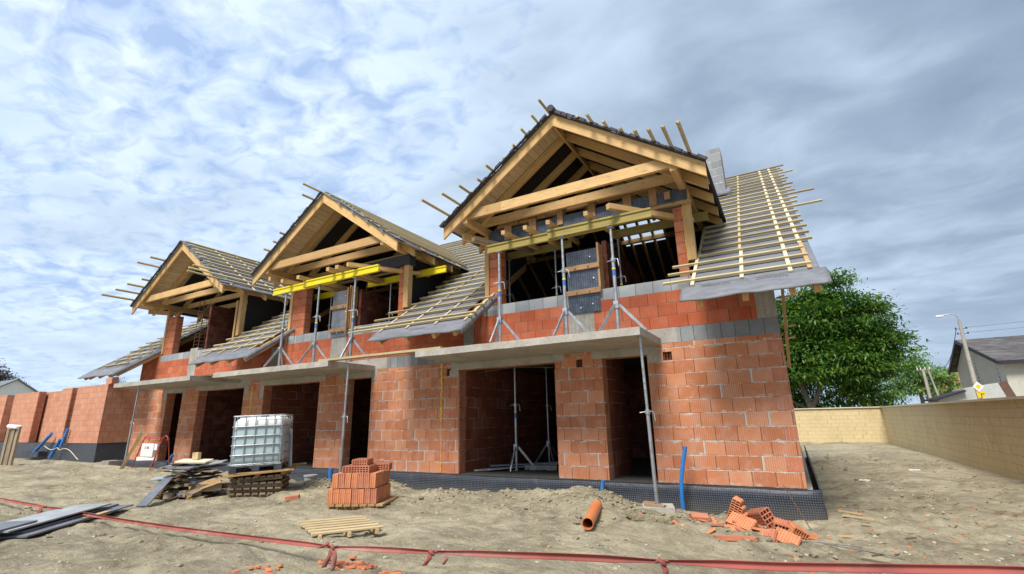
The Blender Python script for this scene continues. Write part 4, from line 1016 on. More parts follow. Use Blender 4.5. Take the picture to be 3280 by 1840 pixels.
# stack of pallets + tank
ua = Vector((.707, .707, 0)); va = Vector((-.707, .707, 0)); RZ = math.pi/4
S0 = Vector((-10.01, -3.66, -.20))
def stack_at(u, v, z): return S0 + ua*u + va*v + Vector((0, 0, z+.20))
specs = [(.49, .58, -.215, .095, 'old', .03, .98, 'lowest dark pallet of the stack under the water tank'), (.475, .60, -.115, .095, 'old', .02, 1.0, 'second dark pallet from the ground under the water tank'),
         (.49, .58, -.02, .10, 'old', .0, .98, 'third dark pallet from the ground under the water tank'), (.50, .60, .093, .095, 'old', -.06, .96, 'tilted fourth pallet of the stack under the water tank')]
for u, v, z, h, mt, tl, w_, lab in specs:
    p = stack_at(u, v, z); e = empty('pallet', p, lab, 'pallet', 'dark pallets stacked under the tank', rot=(0, tl, RZ+tl*.5)); pallet(e, w_, 1.16, h, 7, mt, 'y', gap=.26)
p = stack_at(.53, .58, .19); e = empty('pallet', p, 'newer yellow pallet directly under the water tank', 'pallet', rot=(0, -.04, RZ-.03)); pallet(e, 1.15, 1.15, .095, 5, 'oldy', 'x', gap=.1)
p = stack_at(.46, .58, .285)
tank = empty('water_tank', p, 'white plastic water tank in a galvanised cage on a black pallet', 'water tank', rot=(0, -.03, RZ))
W2, D2, H0, H1 = .485, .56, .13, 1.10
q = MB(); q.box(-W2, W2, -D2, D2, .09, .12)
for fx in (-1, 0, 1):
    for fy in (-1, 0, 1): q.box(fx*(W2-.07)-.07, fx*(W2-.07)+.07, fy*(D2-.07)-.07, fy*(D2-.07)+.07, 0, .09)
q.build('black_pallet', M['black'], tank, local=True)
# bottle: rounded box with bulging sides
def rbox(w_, d_, z0, z1, r, n=5, bulge=.012, rows_=10):
    q = MB(); prof = []
    for i in range(rows_+1):
        f = i/rows_; z = z0+(z1-z0)*f; e_ = min(f, 1-f)*(z1-z0); ins = r-math.sqrt(max(0, r*r-(r-min(e_, r))**2)); prof.append((z, ins - bulge*math.sin(math.pi*f)))
    rings = []
    for z, ins in prof:
        ring = []
        for (cx, cy, a0) in ((w_-r, d_-r, 0), (-w_+r, d_-r, 90), (-w_+r, -d_+r, 180), (w_-r, -d_+r, 270)):
            for j in range(n+1):
                a = R(a0+90*j/n); rr = r-ins*.8; ring.append((cx-math.copysign(ins*.2, cx)+rr*math.cos(a), cy-math.copysign(ins*.2, cy)+rr*math.sin(a), z))
        rings.append(ring)
    b = len(q.v); m_ = len(rings[0])
    for rg in rings: q.v += rg
    for i in range(len(rings)-1):
        for j in range(m_): q.f.append((b+i*m_+j, b+i*m_+(j+1) % m_, b+(i+1)*m_+(j+1) % m_, b+(i+1)*m_+j)); q.uv.append([(0, 0)]*4); q.sm.append(True)
    q.face(rings[-1]); q.face(rings[0][::-1]); return q
rbox(W2-.025, D2-.025, .125, 1.07, .09, rows_=14).build('bottle', M['tankw'], tank, local=True)
q = MB(); q.tube([(0, 0, 1.07), (0, 0, 1.11)], .08, 16); q.build('filler_cap', M['black'], tank, local=True)
def ringbars(z, rr=.014):
    q = MB(); c_ = .04; pts = []
    for (sx, sy, a0) in ((1, 1, 0), (-1, 1, 90), (-1, -1, 180), (1, -1, 270)):
        for j in range(4): a = R(a0+30*j); pts.append((sx*(W2-c_)+c_*math.cos(a), sy*(D2-c_)+c_*math.sin(a), z))
    pts.append(pts[0]); q.tube(pts, rr, 7, False); return q
for z in (.15, .33, .52, .70, .89): ringbars(z).build('horizontal_bar', M['steel'], tank, local=True)
ringbars(1.10, .014).build('top_rail', M['steel'], tank, local=True)
for f in (-.92, -.5, -.12, .27, .62, .92):
    for sy in (-1, 1): q = MB(); q.tube([(f*W2, sy*(D2+.004), .14), (f*W2, sy*(D2+.004), 1.10)], .011, 6); q.build('vertical_bar', M['steel'], tank, local=True)
for f in (-.8, -.35, .1, .55, .9):
    for sx in (-1, 1): q = MB(); q.tube([(sx*(W2+.004), f*D2, .14), (sx*(W2+.004), f*D2, 1.10)], .008, 6); q.build('vertical_bar', M['steel'], tank, local=True)
q = MB(); q.box(-W2+.02, W2-.02, -D2+.03, D2-.03, .121, .135); q.build('drip_tray', M['whitep'], tank, local=True)
# pallet with clay blocks
ub = Vector((.905, .424, 0)); vb = Vector((-.424, .905, 0)); RB = math.atan2(.424, .905); B0 = Vector((-6.96, -3.73, -.2))
def bat(u, v, z): return B0+ub*u+vb*v+Vector((0, 0, z+.2))
e = empty('pallet', bat(.42, .42, -.2), 'pallet under the stack of clay blocks', 'pallet', rz=RB); pallet(e, .96, .9, .095, 7, 'oldy', 'y', gap=.15)
def clay_block(w_, d_, h_, mt):
    """ribbed thin block, grooves on the faces"""
    q = MB(); n = 3
    q.box(-w_/2+.008, w_/2-.008, -d_/2+.007, d_/2-.007, 0, h_)
    for i in range(n):
        a = -w_/2+w_*i/n+.003; b = -w_/2+w_*(i+1)/n-.003; q.box(a, b, -d_/2, d_/2, .002, h_-.002)
    return q
ORD = ['leftmost', 'second', 'third', 'fourth', 'fifth', 'sixth', 'seventh', 'eighth', 'ninth', 'tenth', 'eleventh', 'twelfth']
proto = None
for layer, (nx, x0, z) in enumerate(((8, -.045, -.103), (7, .035, .137))):
    for j in range(2):
        for i in range(nx):
            u = x0-.05+(i+.5)*.1075+random.uniform(-.003, .003); v = .2+j*.385+random.uniform(-.008, .008)
            p = bat(u, v, z + random.uniform(0, .004))
            if proto is None:
                mesh = clay_block(.102, .375, .236, 'clay').build('clay_block', M['clay']); proto = mesh.data
                mesh2 = clay_block(.102, .375, .232, 'clay').build('clay_block', M['clay2']); proto2 = mesh2.data; bpy.data.objects.remove(mesh); bpy.data.objects.remove(mesh2)
            o_ = bpy.data.objects.new('clay_block', proto if random.random() < .7 else proto2); col.objects.link(o_); o_.location = p; o_.rotation_euler = (random.uniform(-.01, .01), random.uniform(-.015, .03) if layer else 0, RB+random.uniform(-.015, .015))
            tag(o_, '%s upright block%s, %s row, %s layer of the block stack' % (ORD[i], '' if i == 0 else ' from the left', ('front', 'back')[j], ('lower', 'upper')[layer]), 'brick', 'blocks in lower layer of the block stack' if layer == 0 else 'blocks in upper layer of the block stack')
def hollow(w_, h_, d_, nx, nz, web=.011, keep=None):
    """block with through holes: w x h face, d deep (local, centred, base z=0, holes along y)"""
    q = MB(); xs = [-w_/2]; zs = [0.0]
    cw = (w_-web*(nx+1))/nx; chh = (h_-web*(nz+1))/nz
    for i in range(nx): xs += [xs[-1]+web, xs[-1]+web+cw]
    xs.append(w_/2)
    for j in range(nz): zs += [zs[-1]+web, zs[-1]+web+chh]
    zs.append(h_)
    kf = lambda i, j: (i % 2 == 0 or j % 2 == 0) and (keep is None or keep((xs[i]+xs[i+1])/2/w_, (zs[j]+zs[j+1])/2/h_))
    q.mask(xs, zs, kf, (0, -d_/2, 0), X, Z3, Y, d_)
    if keep is None and w_ > .15:
        n = int(w_/.034)
        for i in range(n):
            xc_ = -w_/2+w_*(i+.5)/n
            for z0_, z1_ in ((h_-.004, h_+.007), (-.007, .004)): q.box(xc_-.010, xc_+.010, -d_/2+.001, d_/2-.001, z0_, z1_)
        m_ = int(h_/.036)
        for i in range(m_):
            zc_ = h_*(i+.5)/m_
            for x0_, x1_ in ((w_/2-.004, w_/2+.007), (-w_/2-.007, -w_/2+.004)): q.box(x0_, x1_, -d_/2+.001, d_/2-.001, zc_-.010, zc_+.010)
    return q
def hb(u, v, z, w_, h_, d_, nx, nz, lab, rz=0, mt='clay', group=None):
    o_ = hollow(w_, h_, d_, nx, nz).build('hollow_brick', M[mt]); o_.location = bat(u, v, z); o_.rotation_euler = (0, 0, RB+rz); tag(o_, lab, 'brick', group); return o_
hb(.36, .26, .372, .46, .11, .40, 9, 3, 'wide hollow brick lying on top of the block stack, front', .0)
hb(.58, .62, .372, .40, .11, .30, 8, 3, 'hollow brick at the back right on top of the block stack', .12)
hb(.39, .30, .483, .26, .10, .36, 6, 3, 'smaller hollow brick crowning the block stack', .05)
p = (-8.5, -3.3); o_ = hollow(.11, .07, .24, 3, 2).build('hollow_brick', M['clay']); o_.location = (p[0], p[1], gz(*p)); o_.rotation_euler = (.1, .1, R(-50)); tag(o_, 'single small brick on the bare ground between pallets and block stack', 'brick')

# rubble of big hollow bricks at the right foot of the wall
def rub(x, y, z, w_, h_, d_, nx, nz, rot, lab, mt='clay2', keep=None):
    o_ = hollow(w_, h_, d_, nx, nz, .009, keep).build('broken_brick', M[mt]); o_.location = (x, y, z); o_.rotation_euler = tuple(R(a) for a in rot); tag(o_, lab, 'brick', 'broken hollow bricks by the foundation')
rub(-1.00, -1.58, -.40, .28, .44, .14, 5, 12, (8, 26, -12), 'tall curved brick shard standing at the back left of the rubble', keep=lambda a, b: a < .5-(b-.2)**2*1.05)
rub(-.60, -1.60, -.34, .16, .24, .42, 3, 4, (-14, -22, 42), 'smooth-faced brick leaning back at the top of the rubble', mt='clay')
rub(-.84, -1.90, -.40, .34, .26, .20, 7, 5, (35, 12, -25), 'open combed brick in the middle of the rubble')
rub(-.42, -1.72, -.42, .22, .20, .24, 5, 4, (10, 14, 8), 'brick with large square cavities at the right of the rubble', mt='clay')
rub(-.28, -1.80, -.42, .20, .18, .22, 6, 3, (15, 30, 28), 'small orange hollow fragment at the right edge of the rubble')
rub(-.62, -2.18, -.43, .38, .10, .30, 9, 3, (34, -8, -22), 'large ribbed brick lying flat in front of the rubble', mt='clay')
rub(-.36, -2.10, -.44, .28, .14, .22, 6, 3, (30, 20, -12), 'flat honeycomb fragment at the front right of the rubble')
rub(-1.02, -2.12, -.40, .24, .13, .15, 5, 3, (25, 0, 10), 'low honeycomb fragment at the left of the rubble')
def shard(x, y, L, w_, h_, rz, lab, mt='clay', tilt=0.0, grp='brick fragments around the rubble', rx=0.0):
    q = MB(); j = [random.uniform(.75, 1.1) for _ in range(4)]
    q.prism([(-L/2*j[0], -w_/2, 0), (L/2*j[1], -w_/2*j[2], 0), (L/2, w_/2*j[3], 0), (-L/2, w_/2, 0)], (0, 0, h_))
    o_ = q.build('brick_shard', M[mt]); o_.location = (x, y, gz(x, y)+abs(math.sin(tilt))*L/2*.6); o_.rotation_euler = (rx, tilt, rz); tag(o_, lab, 'brick shard', grp)
shard(-1.40, -2.05, .24, .13, .07, R(8), 'thick flat brick slab left of the rubble', rx=.3)
shard(-1.22, -2.0, .14, .05, .03, R(-60), 'narrow upright chip just left of the rubble', 'clay2', .5)
shard(-1.10, -2.1, .12, .06, .03, R(30), 'small chip between the flat slab and the rubble')
shard(-.98, -2.75, .30, .07, .05, R(18), 'long grooved brick strip lying in front of the rubble')
shard(-.86, -2.5, .2, .08, .04, R(10), 'pale pink brick strip in front of the rubble')
shard(-.72, -2.52, .16, .1, .03, R(-15), 'orange chip beside the pink strip')
shard(-1.62, -2.55, .42, .07, .03, R(-48), 'long orange brick sliver on the earth heap', 'clay2', .12)
shard(-2.15, -2.35, .2, .03, .02, R(-55), 'thin brick sliver left of the earth crack', 'clay2')
shard(-.16, -1.72, .32, .05, .06, R(12), 'grooved brick strip at the right end of the rubble', 'clay2', .1)
shard(-.1, -1.66, .2, .05, .03, R(35), 'tilted brick strip behind the rightmost grooved strip')
for i in range(26):
    x, y = random.gauss(-.85, .38), random.gauss(-2.05, .33)
    shard(x, y, random.uniform(.05, .20), random.uniform(.03, .09), random.uniform(.012, .03), random.uniform(-1.5, 1.5), 'loose orange shard lying among the broken bricks by the foundation', random.choice(('clay', 'clay2')), random.uniform(-.4, .4), 'shards among the broken bricks', random.uniform(-.4, .4))
# small broken shards near the tape
for cx_, cy_2, n, grp, lab in ((-3.95, -5.86, 42, 'tile shards near the tape knot', 'small red shard in the heap below the tape knot'), (-4.85, -6.40, 14, 'tile shards at the lower edge left', 'small red shard in the left heap at the lower edge'), (-2.35, -5.75, 7, 'tile shards at the lower edge middle', 'small red shard in the heap at the bottom centre')):
    for i in range(n):
        x, y = random.gauss(cx_, .26 if n > 20 else .13), random.gauss(cy_2, .07)
        shard(x, y, random.uniform(.03, .14), random.uniform(.02, .05), random.uniform(.01, .022), random.uniform(-.6, .9), lab, random.choice(('clay', 'clay2')), random.uniform(-.25, .25), grp)
P_ = []
q = MB()
for i in range(300):
    x, y = (random.uniform(-.6, 3.8), random.uniform(-3.2, 2)) if i < 260 else (random.uniform(-14, -3), random.uniform(-6, -2))
    s_ = random.uniform(.004, .014); z = gz(x, y); a = random.random()*3
    q.obox((x, y, z), (Vector((math.cos(a), math.sin(a), 0)), Vector((-math.sin(a), math.cos(a), 0)), Z3), (s_*2, s_, s_*.6))
o_ = q.build('brick_crumbs', M['clay2']); o_['kind'] = 'stuff'; o_['label'] = 'tiny red brick crumbs scattered in the earth'
q = MB()
for i in range(260):
    x, y = random.uniform(.5, 4.0), random.uniform(-3, 12)
    if noise.noise(Vector((x*.8, y*.5, 3))) < -.05: continue
    L = random.uniform(.015, .08); a = random.gauss(.2, .6); z = gz(x, y)+.012
    q.obox((x, y, z), (Vector((math.cos(a), math.sin(a), random.gauss(0, .15))).normalized(), Vector((-math.sin(a), math.cos(a), 0)), Z3), (L, random.uniform(.003, .010), .006))
o_ = q.build('dry_debris', M['old']); o_['kind'] = 'stuff'; o_['label'] = 'dry twigs and splinters scattered over the side yard'
# brick/earth crack clod
q = MB()
for i in range(14):
    a = R(185+i*12); q.obox((-1.95+.30*math.cos(a), -2.62+.16*math.sin(a), gz(-1.95, -2.62)+.035+.015*math.sin(i)), (Vector((-math.sin(a), math.cos(a), .1)).normalized(), Vector((math.cos(a), math.sin(a), 0)), Z3), (.045, .03, .022+.01*math.sin(i*2)))
solo(q, 'earth_clod', M['clod'], (-1.95, -2.62, gz(-1.95, -2.62)), 'curved dark rim of a dried clay clod on the earth heap', 'clod')
# pipes
q = MB(); q.pipe((-2.480, -3.590, -0.080), (-2.700, -2.610, -0.020), .072, .006, 28)
solo(q, 'orange_pipe', M['orange'], (-2.65, -3.0, gz(-2.65, -3)), 'short orange drain pipe lying open end towards the viewer', 'pipe')
q = MB(); q.tube([(-2.700, -2.610, -0.020), (-2.731, -2.474, -0.006)], .068, 20, r1=.045); solo(q, 'pipe_plug', M['steel'], (-2.83, -2.55, gz(-2.83, -2.55)), 'grey bag plug on the far end of the orange pipe', 'plug')
def bluep(pts, r, lab):
    q = MB(); q.tube(pts, r, 14); solo(q, 'blue_pipe', M['blue'], pts[0], lab, 'pipe', 'blue conduits at the foundation')
bluep([(-1.93, -.42, -.55), (-1.94, -.42, -.2), (-1.93, -.40, .0), (-1.90, -.38, .25), (-1.80, -.34, .67)], .036, 'tall curved blue conduit right of the prop foot')
bluep([(-3.50, -.26, -.4), (-3.42, -.25, .03)], .036, 'short blue conduit in front of the block pier of the right unit')
bluep([(-10.84, -.4, -.5), (-10.86, -.4, .05)], .055, 'thick short blue conduit behind the stack of clay blocks')
bluep([(-18.25, -.8, -.3), (-18.2, -.75, .05), (-18.05, -.7, .3)], .045, 'crooked blue conduit behind the red frame')
q = MB(); q.tube([(-10.70, -1.15, -.25), (-10.70, -1.15, -.06)], .12, 20, r1=.15); q.tube([(-10.70, -1.15, -.06), (-10.70, -1.15, -.03)], .165, 20)
solo(q, 'bucket', M['filmp'], (-10.7, -1.15, -.25), 'grey-blue plastic bucket at the foundation behind the tank', 'bucket')
q = MB(); q.tube([(-12.35, .5, 0), (-12.33, .5, .55)], .085, 18); solo(q, 'orange_pipe', M['orange'], (-12.35, .5, 0), 'orange pipe standing inside the big doorway of the middle unit', 'pipe')
for j, x in enumerate((-12.62, -12.50)):
    q = MB(); q.beam((x, .7, 0), (x+.06, .9, 1.35), .11, .02, (0, 1, 0)); solo(q, 'plank', M['oldy'], (x, .7, 0), ('left', 'right')[j]+' of two yellow planks standing in the big doorway of the middle unit', 'plank')
q = MB(); q.beam((-8.6, -2.75, -.15), (-8.6, -2.62, 1.15), .10, .035, (0, 1, 0)); 
q = MB(); q.beam(stack_at(1.06, .35, .33), stack_at(1.0, .40, 1.10), .07, .04, (0, 1, 0)); solo(q, 'plank', M['filmp'], stack_at(1.2, .6, .33), 'pale board standing against the right side of the water tank', 'plank')
q = MB(); q.beam(stack_at(-.1, -.06, .215), stack_at(1.2, -.02, .30), .12, .022); solo(q, 'plank', M['oldy'], stack_at(0, 0, .2), 'yellow board sticking out under the front of the water tank', 'plank')
q = MB(); q.beam(stack_at(.25, .7, .30), stack_at(1.32, .9, .345), .12, .025); solo(q, 'plank', M['oldy'], stack_at(1.0, .8, .3), 'yellow board end sticking out right of the tank pallet', 'plank')
# things inside the big doorway of the right unit
q = MB()
for i in range(16): x, y = random.uniform(-6.1, -4.6), random.uniform(1.2, 2.6); q.obox((x, y, .05), (Vector((.8, .6, 0)), Vector((-.6, .8, 0)), Z3), (random.uniform(.08, .16), .07, .05))
solo(q, 'block_offcuts', M['concrete'], (-5.3, 2, 0), 'grey block offcuts heaped inside the big doorway of the right unit', 'rubble')
for j, (a, b) in enumerate((((-6.9, .5, .03), (-5.2, 3.2, .05)), ((-6.6, .6, .05), (-5.0, 2.9, .09)), ((-6.9, 1.2, .08), (-4.9, 2.4, .12)))):
    q = MB(); q.beam(a, b, .16, .03); solo(q, 'plank', M['filmp'], a, ('longest', 'middle', 'topmost')[j]+' of the grey planks on the floor of the big doorway', 'plank', 'planks inside the doorway')
q = MB(); q.tube([(-6.75+i*.15, .35, 2.33+.06*math.sin(math.pi*i/14)) for i in range(15)], .006, 5); solo(q, 'cable', M['steel_d'], (-6.5, .35, 2.3), 'thin cable sagging across the top of the big doorway', 'cable')
# lumber pile
ul = Vector((.905, .425, 0)); vl = Vector((-.425, .905, 0)); RL = math.atan2(.425, .905)
def plank_l(u, v, z, L, w_, t_, rz, lab, mt='old', tilt=0, roll=0, grp=None):
    q = MB(); q.box(-L/2, L/2, -w_/2, w_/2, 0, t_); o_ = q.build('plank', M[mt]); 
    o_.location = Vector((-11.4, -4.35, -.17)) + ul*u + vl*v + Vector((0, 0, z)); o_.rotation_euler = (roll, tilt, rz); return tag(o_, lab, 'plank', grp)
random.seed(21)
cnt = 0
for lay in range(11):
    z = .02+lay*.055; wd = 1.1-.05*lay
    for i in range(7 if lay < 6 else 5):
        L = random.uniform(.45, 1.05)*(1-.03*lay); rz = RL + random.choice((0, R(90), R(70), R(-20), R(100))) + random.uniform(-.3, .3)
        u = .5 + (i/(6 if lay < 6 else 4)-.5)*.84*wd; v = .40+random.uniform(-.3, .3)*wd
        t_ = random.choice((.022, .03, .05, .09)) if lay < 4 else .022
        plank_l(u, v, z+random.uniform(-.01, .02), L, random.uniform(.08, .16), t_, rz, '%s of the boards from the left in the %s layer of the lumber pile' % (ORD[i], (['bottom']+ORD[1:])[lay]) if i else 'leftmost board in the %s layer of the lumber pile' % ((['bottom']+ORD[1:])[lay]), random.choice(('old', 'old', 'oldy', 'oldy', 'filmg')), random.uniform(-.22, .22), random.uniform(-.3, .3), 'loose boards in the lumber pile'); cnt += 1
random.seed(5)
for a in ((.12, .02, .0, .30, .10, .07, RL+.9), (.42, -.04, .0, .16, .12, .11, RL+.1), (.72, -.03, .03, .15, .12, .11, RL-.1), (.90, .0, .03, .22, .10, .10, RL+.15), (1.05, .15, .10, .5, .03, .14, RL+.6)):
    FT = (.12, .42, .72, .90, 1.05).index(a[0])
    plank_l(*a, ORD[FT]+' sawn timber block from the left at the front foot of the lumber pile', 'old', grp='timber blocks at the foot of the lumber pile')
plank_l(.12, .10, .36, .42, .26, .025, RL+.25, 'grey shuttering panel on the left shoulder of the lumber pile', 'filmp', -.1, .16)
plank_l(.62, .25, .66, .62, .30, .03, RL+.1, 'white-topped plywood sheet crowning the lumber pile', 'whitep' if False else 'batten_w', .03, .12)
plank_l(.86, .35, .60, .66, .26, .025, RL+.2, 'grey panel sticking out right just below the top of the pile', 'filmp', -.12, .1)
plank_l(.98, .45, .54, .60, .24, .025, RL+.35, 'second grey panel fanned out to the right of the pile', 'filmg', -.1, .15)
plank_l(.42, .10, .56, .70, .26, .022, RL-.05, 'blue-grey panel under the crowning plywood sheet', 'filmg', .02, .12)
plank_l(.55, -.05, .47, .34, .09, .02, RL+1.2, 'small grey offcut hanging over the front edge of the pile', 'filmp', .35, 0)
plank_l(1.0, .15, .22, .55, .16, .025, RL+.5, 'yellow-brown board tilted up at the right side of the pile', 'oldy', -.3, .9)
plank_l(.62, .3, .70, .12, .10, .14, RL, 'small pale block standing on top of the pile', 'palletw')
plank_l(1.06, -.12, .0, .22, .08, .03, RL+1.0, 'small yellow board end on the ground right of the pile', 'palletw')
p0 = Vector((-10.45, -4.93, gz(-10.45, -4.93)+.02)); p1 = Vector((-11.05, -4.25, .22))
q = MB(); q.beam(p0, p1, .17, .025); solo(q, 'plank', M['filmg'], p0, 'long dark board leaning down from the left side of the lumber pile', 'plank')
# stack of formwork boards far left foreground
random.seed(9)
base = [(-8.98, -6.95), (-10.2, -5.3)]
dirb = Vector((-10.6+8.98, -5.05+6.95, 0)).normalized(); pb = Vector((-dirb.y, dirb.x, 0))
for i, (off, v, L, z, mt, lab, sh) in enumerate(((0.0, .12, 2.5, .0, 'filmg', 'lowest dark panel of the flat stack at the left', 0), (.15, .30, 2.3, .028, 'filmg', 'second panel of the flat stack at the left', .1), (-.3, .50, 2.6, .056, 'filmp', 'pale grey panel of the flat stack at the left', -.1), (-.1, .28, 2.2, .085, 'filmp', 'upper pale panel of the flat stack at the left', 0), (.35, .62, 1.9, .03, 'filmg', 'rear panel of the flat stack at the left', .04), (-.9, .35, 1.4, .11, 'filmg', 'topmost panel of the flat stack, nearest the frame edge', -.02))):
    c_ = Vector((-9.0, -6.98, 0)) + dirb*(L/2+off) + pb*(v+.02); g_ = gz(c_.x, c_.y)
    q = MB(); q.obox((c_.x, c_.y, -.135+z), ((dirb+pb*sh*.3).normalized(), (pb-dirb*sh*.3).normalized(), Z3), (L/2, .24, .0105)); solo(q, 'plywood_sheet', M[mt], (c_.x, c_.y, -.14+z), lab, 'panel', 'flat stack of formwork panels')
q = MB(); q.beam((-9.38, -6.55, -.15), (-10.15, -5.55, -.14), .08, .04); solo(q, 'plank', M['wood'], (-9.5, -6.2, -.17), 'fresh yellow plank along the flat stack of grey panels', 'plank')
# red hoist frame with white sign box
def HB(u, v, z): return Vector((-18.95, -1.25, 0)) + Vector((1, .0, 0))*u + Vector((0, 1, 0))*v + Vector((0, 0, z))
GH = gz(-18.6, -1.3)
e = empty('sign_stand', (-18.5, -1.2, GH), 'red tubular stand carrying a white box with red and dark letters', 'stand')
for u0, u1 in ((-.22, .02), (.95, 1.16)):
    q = MB(); q.tube([HB(u0, -.1, GH), HB(u1, .0, .72), HB(u1+.03, .03, .86), HB(u1+.10, .08, .92), HB(u1+.18, .1, .86), HB(u1+.17, .1, .76)], .018, 8); q.build('leg', M['red'], e)
for u0, u1, z0, z1, v in ((.0, 1.18, .66, .70, 0), (.0, 1.12, .82, .84, .02), (-.12, 1.06, .26, .30, -.04), (-.02, 1.0, .05, .06, .1)):
    q = MB(); q.tube([HB(u0, v, z0), HB(u1, v, z1)], .015, 7); q.build('rail', M['red'], e)
q = MB(); q.tube([HB(.25, .3, GH), HB(.28, .3, .05)], .012, 6); q.tube([HB(1.2, .35, GH), HB(1.2, .2, .84)], .014, 6); q.build('rear_leg', M['red'], e)
q = MB(); q.box(-18.80, -18.05, -1.32, -1.20, .28, .68); sb = q.build('sign_box', M['white'], e)
q = MB(); q.box(-18.05, -17.9, -1.29, -1.22, .48, .67); q.build('sign_flap', M['whitep'], e)
q = MB(); q.box(-18.65, -18.2, -1.326, -1.321, .46, .62); q.build('sticker', M['whitep'], e)
q = MB(); q.beam(HB(-.05, -.06, .2), HB(1.02, -.02, .24), .12, .03, (0, 1, 0)); q.build('white_rail', M['white'], e)
bpy.context.view_layer.update()
mwl = Matrix(((1, 0, 0, 0), (0, 0, -1, 0), (0, 1, 0, 0), (0, 0, 0, 1)))
def put(x, y, z): m_ = mwl.copy(); m_.translation = Vector((x, y, z)); return m_
text('K', .12, M['redm'], 'letter', e, put(-18.53, -1.329, .545), .001, .004)
text('NG', .11, M['inkb'], 'letter', e, put(-18.36, -1.329, .545), .001, .003)
q = MB(); q.beam((-19.28, -1.62, GH-.02), (-18.83, -1.36, 1.02), .09, .03, (1, -.5, 0)); solo(q, 'plank', M['oldy'], (-19.28, -1.62, GH), 'yellow plank leaning over the left side of the red stand', 'plank')
# weathered timber bundle at the left edge
e = empty('timber_post', (-25.9, -2.5, gz(-25.9, -2.5)), 'grey upright boards with a white cloth at the left edge', 'post')
for i in range(4): q = MB(); q.box(-26.6+i*.27, -26.36+i*.27, -2.5+.03*(i % 2), -2.43+.03*(i % 2), gz(-25.9, -2.5)-.05, 1.22+.03*i); q.build('board', M['old'], e)
q = rbox(.44, .10, 1.24, 1.38, .05, bulge=.02); q.v = [(a-26.05, b-2.47, c+.05*math.sin(a*9)) for a, b, c in q.v]; q.build('cloth', M['whitep'], e)
# red hose-like barrier tape
TP = [(-15.5, .0), (-13.35, -.06), (-11.34, -.07), (-10.09, -.075), (-8.6, -.08), (-7.24, -.07), (-5.66, -.04), (-4.32, -.01), (-3.33, .055), (-2.97, .08), (-1.76, .17), (-.99, .22), (-.25, .27), (.9, .38), (3.2, .62)]
def tape():
    e = empty('barrier_tape', (-5.7, -6, gz(-5.7, -6)), 'faded red barrier tape slung low across the foreground', 'barrier tape')
    q = MB(); pts = []
    for (x0, z0), (x1, z1) in zip(TP[:-1], TP[1:]):
        n = max(2, int((x1-x0)/.12))
        for t in range(n): f = t/n; pts.append((x0+(x1-x0)*f, z0+(z1-z0)*f))
    rows_ = []
    kn = [-10.09, -11.3, -4.28, -3.0, -.99, 1.2]
    for x, z in pts:
        w_ = .026*min(1, .35+min(abs(x-k_) for k_ in kn)*1.6); a = .25+.35*math.sin(x*.9)
        cr = []
        for t in range(6):
            f = t/5-.5; cr.append((x, -6+math.sin(a)*w_*f+.020*math.cos(f*math.pi), z+math.cos(a)*w_*2*f*.9))
        rows_.append(cr)
    for i in range(len(rows_)-1):
        for t in range(5): q.face([rows_[i][t], rows_[i+1][t], rows_[i+1][t+1], rows_[i][t+1]], smooth=True)
    o_ = q.build('band', M['tape'], e); o_.modifiers.new('s', 'SOLIDIFY').thickness = .004
    def tail(x, z, dx, L, w_=.045, y=-6.02):
        q = MB(); pr = None
        for t in range(9):
            f = t/8; c_ = Vector((x+dx*f+.012*math.sin(f*5), y-.02*f, z-L*f)); s_ = Vector((w_/2*math.cos(f*1.2+dx*5), w_/2*math.sin(f*1.2+dx*5), 0))
            if pr: q.face([pr[0], pr[1], c_+s_, c_-s_], smooth=True)
            pr = (c_-s_, c_+s_)
        o_ = q.build('loose_end', M['tape'], e); o_.modifiers.new('s', 'SOLIDIFY').thickness = .003
    def knot(x, z, r=.022):
        q = MB(); q.tube([(x-.045, -6.0, z-.01), (x-.015, -6.025, z+r*.6), (x+.02, -6.02, z-.01), (x-.01, -5.985, z-r*.5), (x+.045, -6, z+.01)], [.009, .016, .018, .015, .009], 8); q.build('knot', M['tape'], e)
    for x, z in ((-10.12, -.06), (-11.3, -.06), (-4.28, .0), (-3.02, .075), (-.99, .22)): knot(x, z)
    tail(-11.38, -.07, .0, .13, .07); tail(-11.34, -.07, -.05, .14, .06); tail(-10.12, -.06, -.03, .10, .05)
    tail(-4.30, -.02, -.05, .17, .05); tail(-4.26, -.02, .04, .18, .05); tail(-4.34, .04, -.08, .06, .06); tail(-3.04, .06, -.03, .09); tail(-2.86, .07, .0, .07, .03); tail(-.98, .2, .01, .10, .04)
tape()
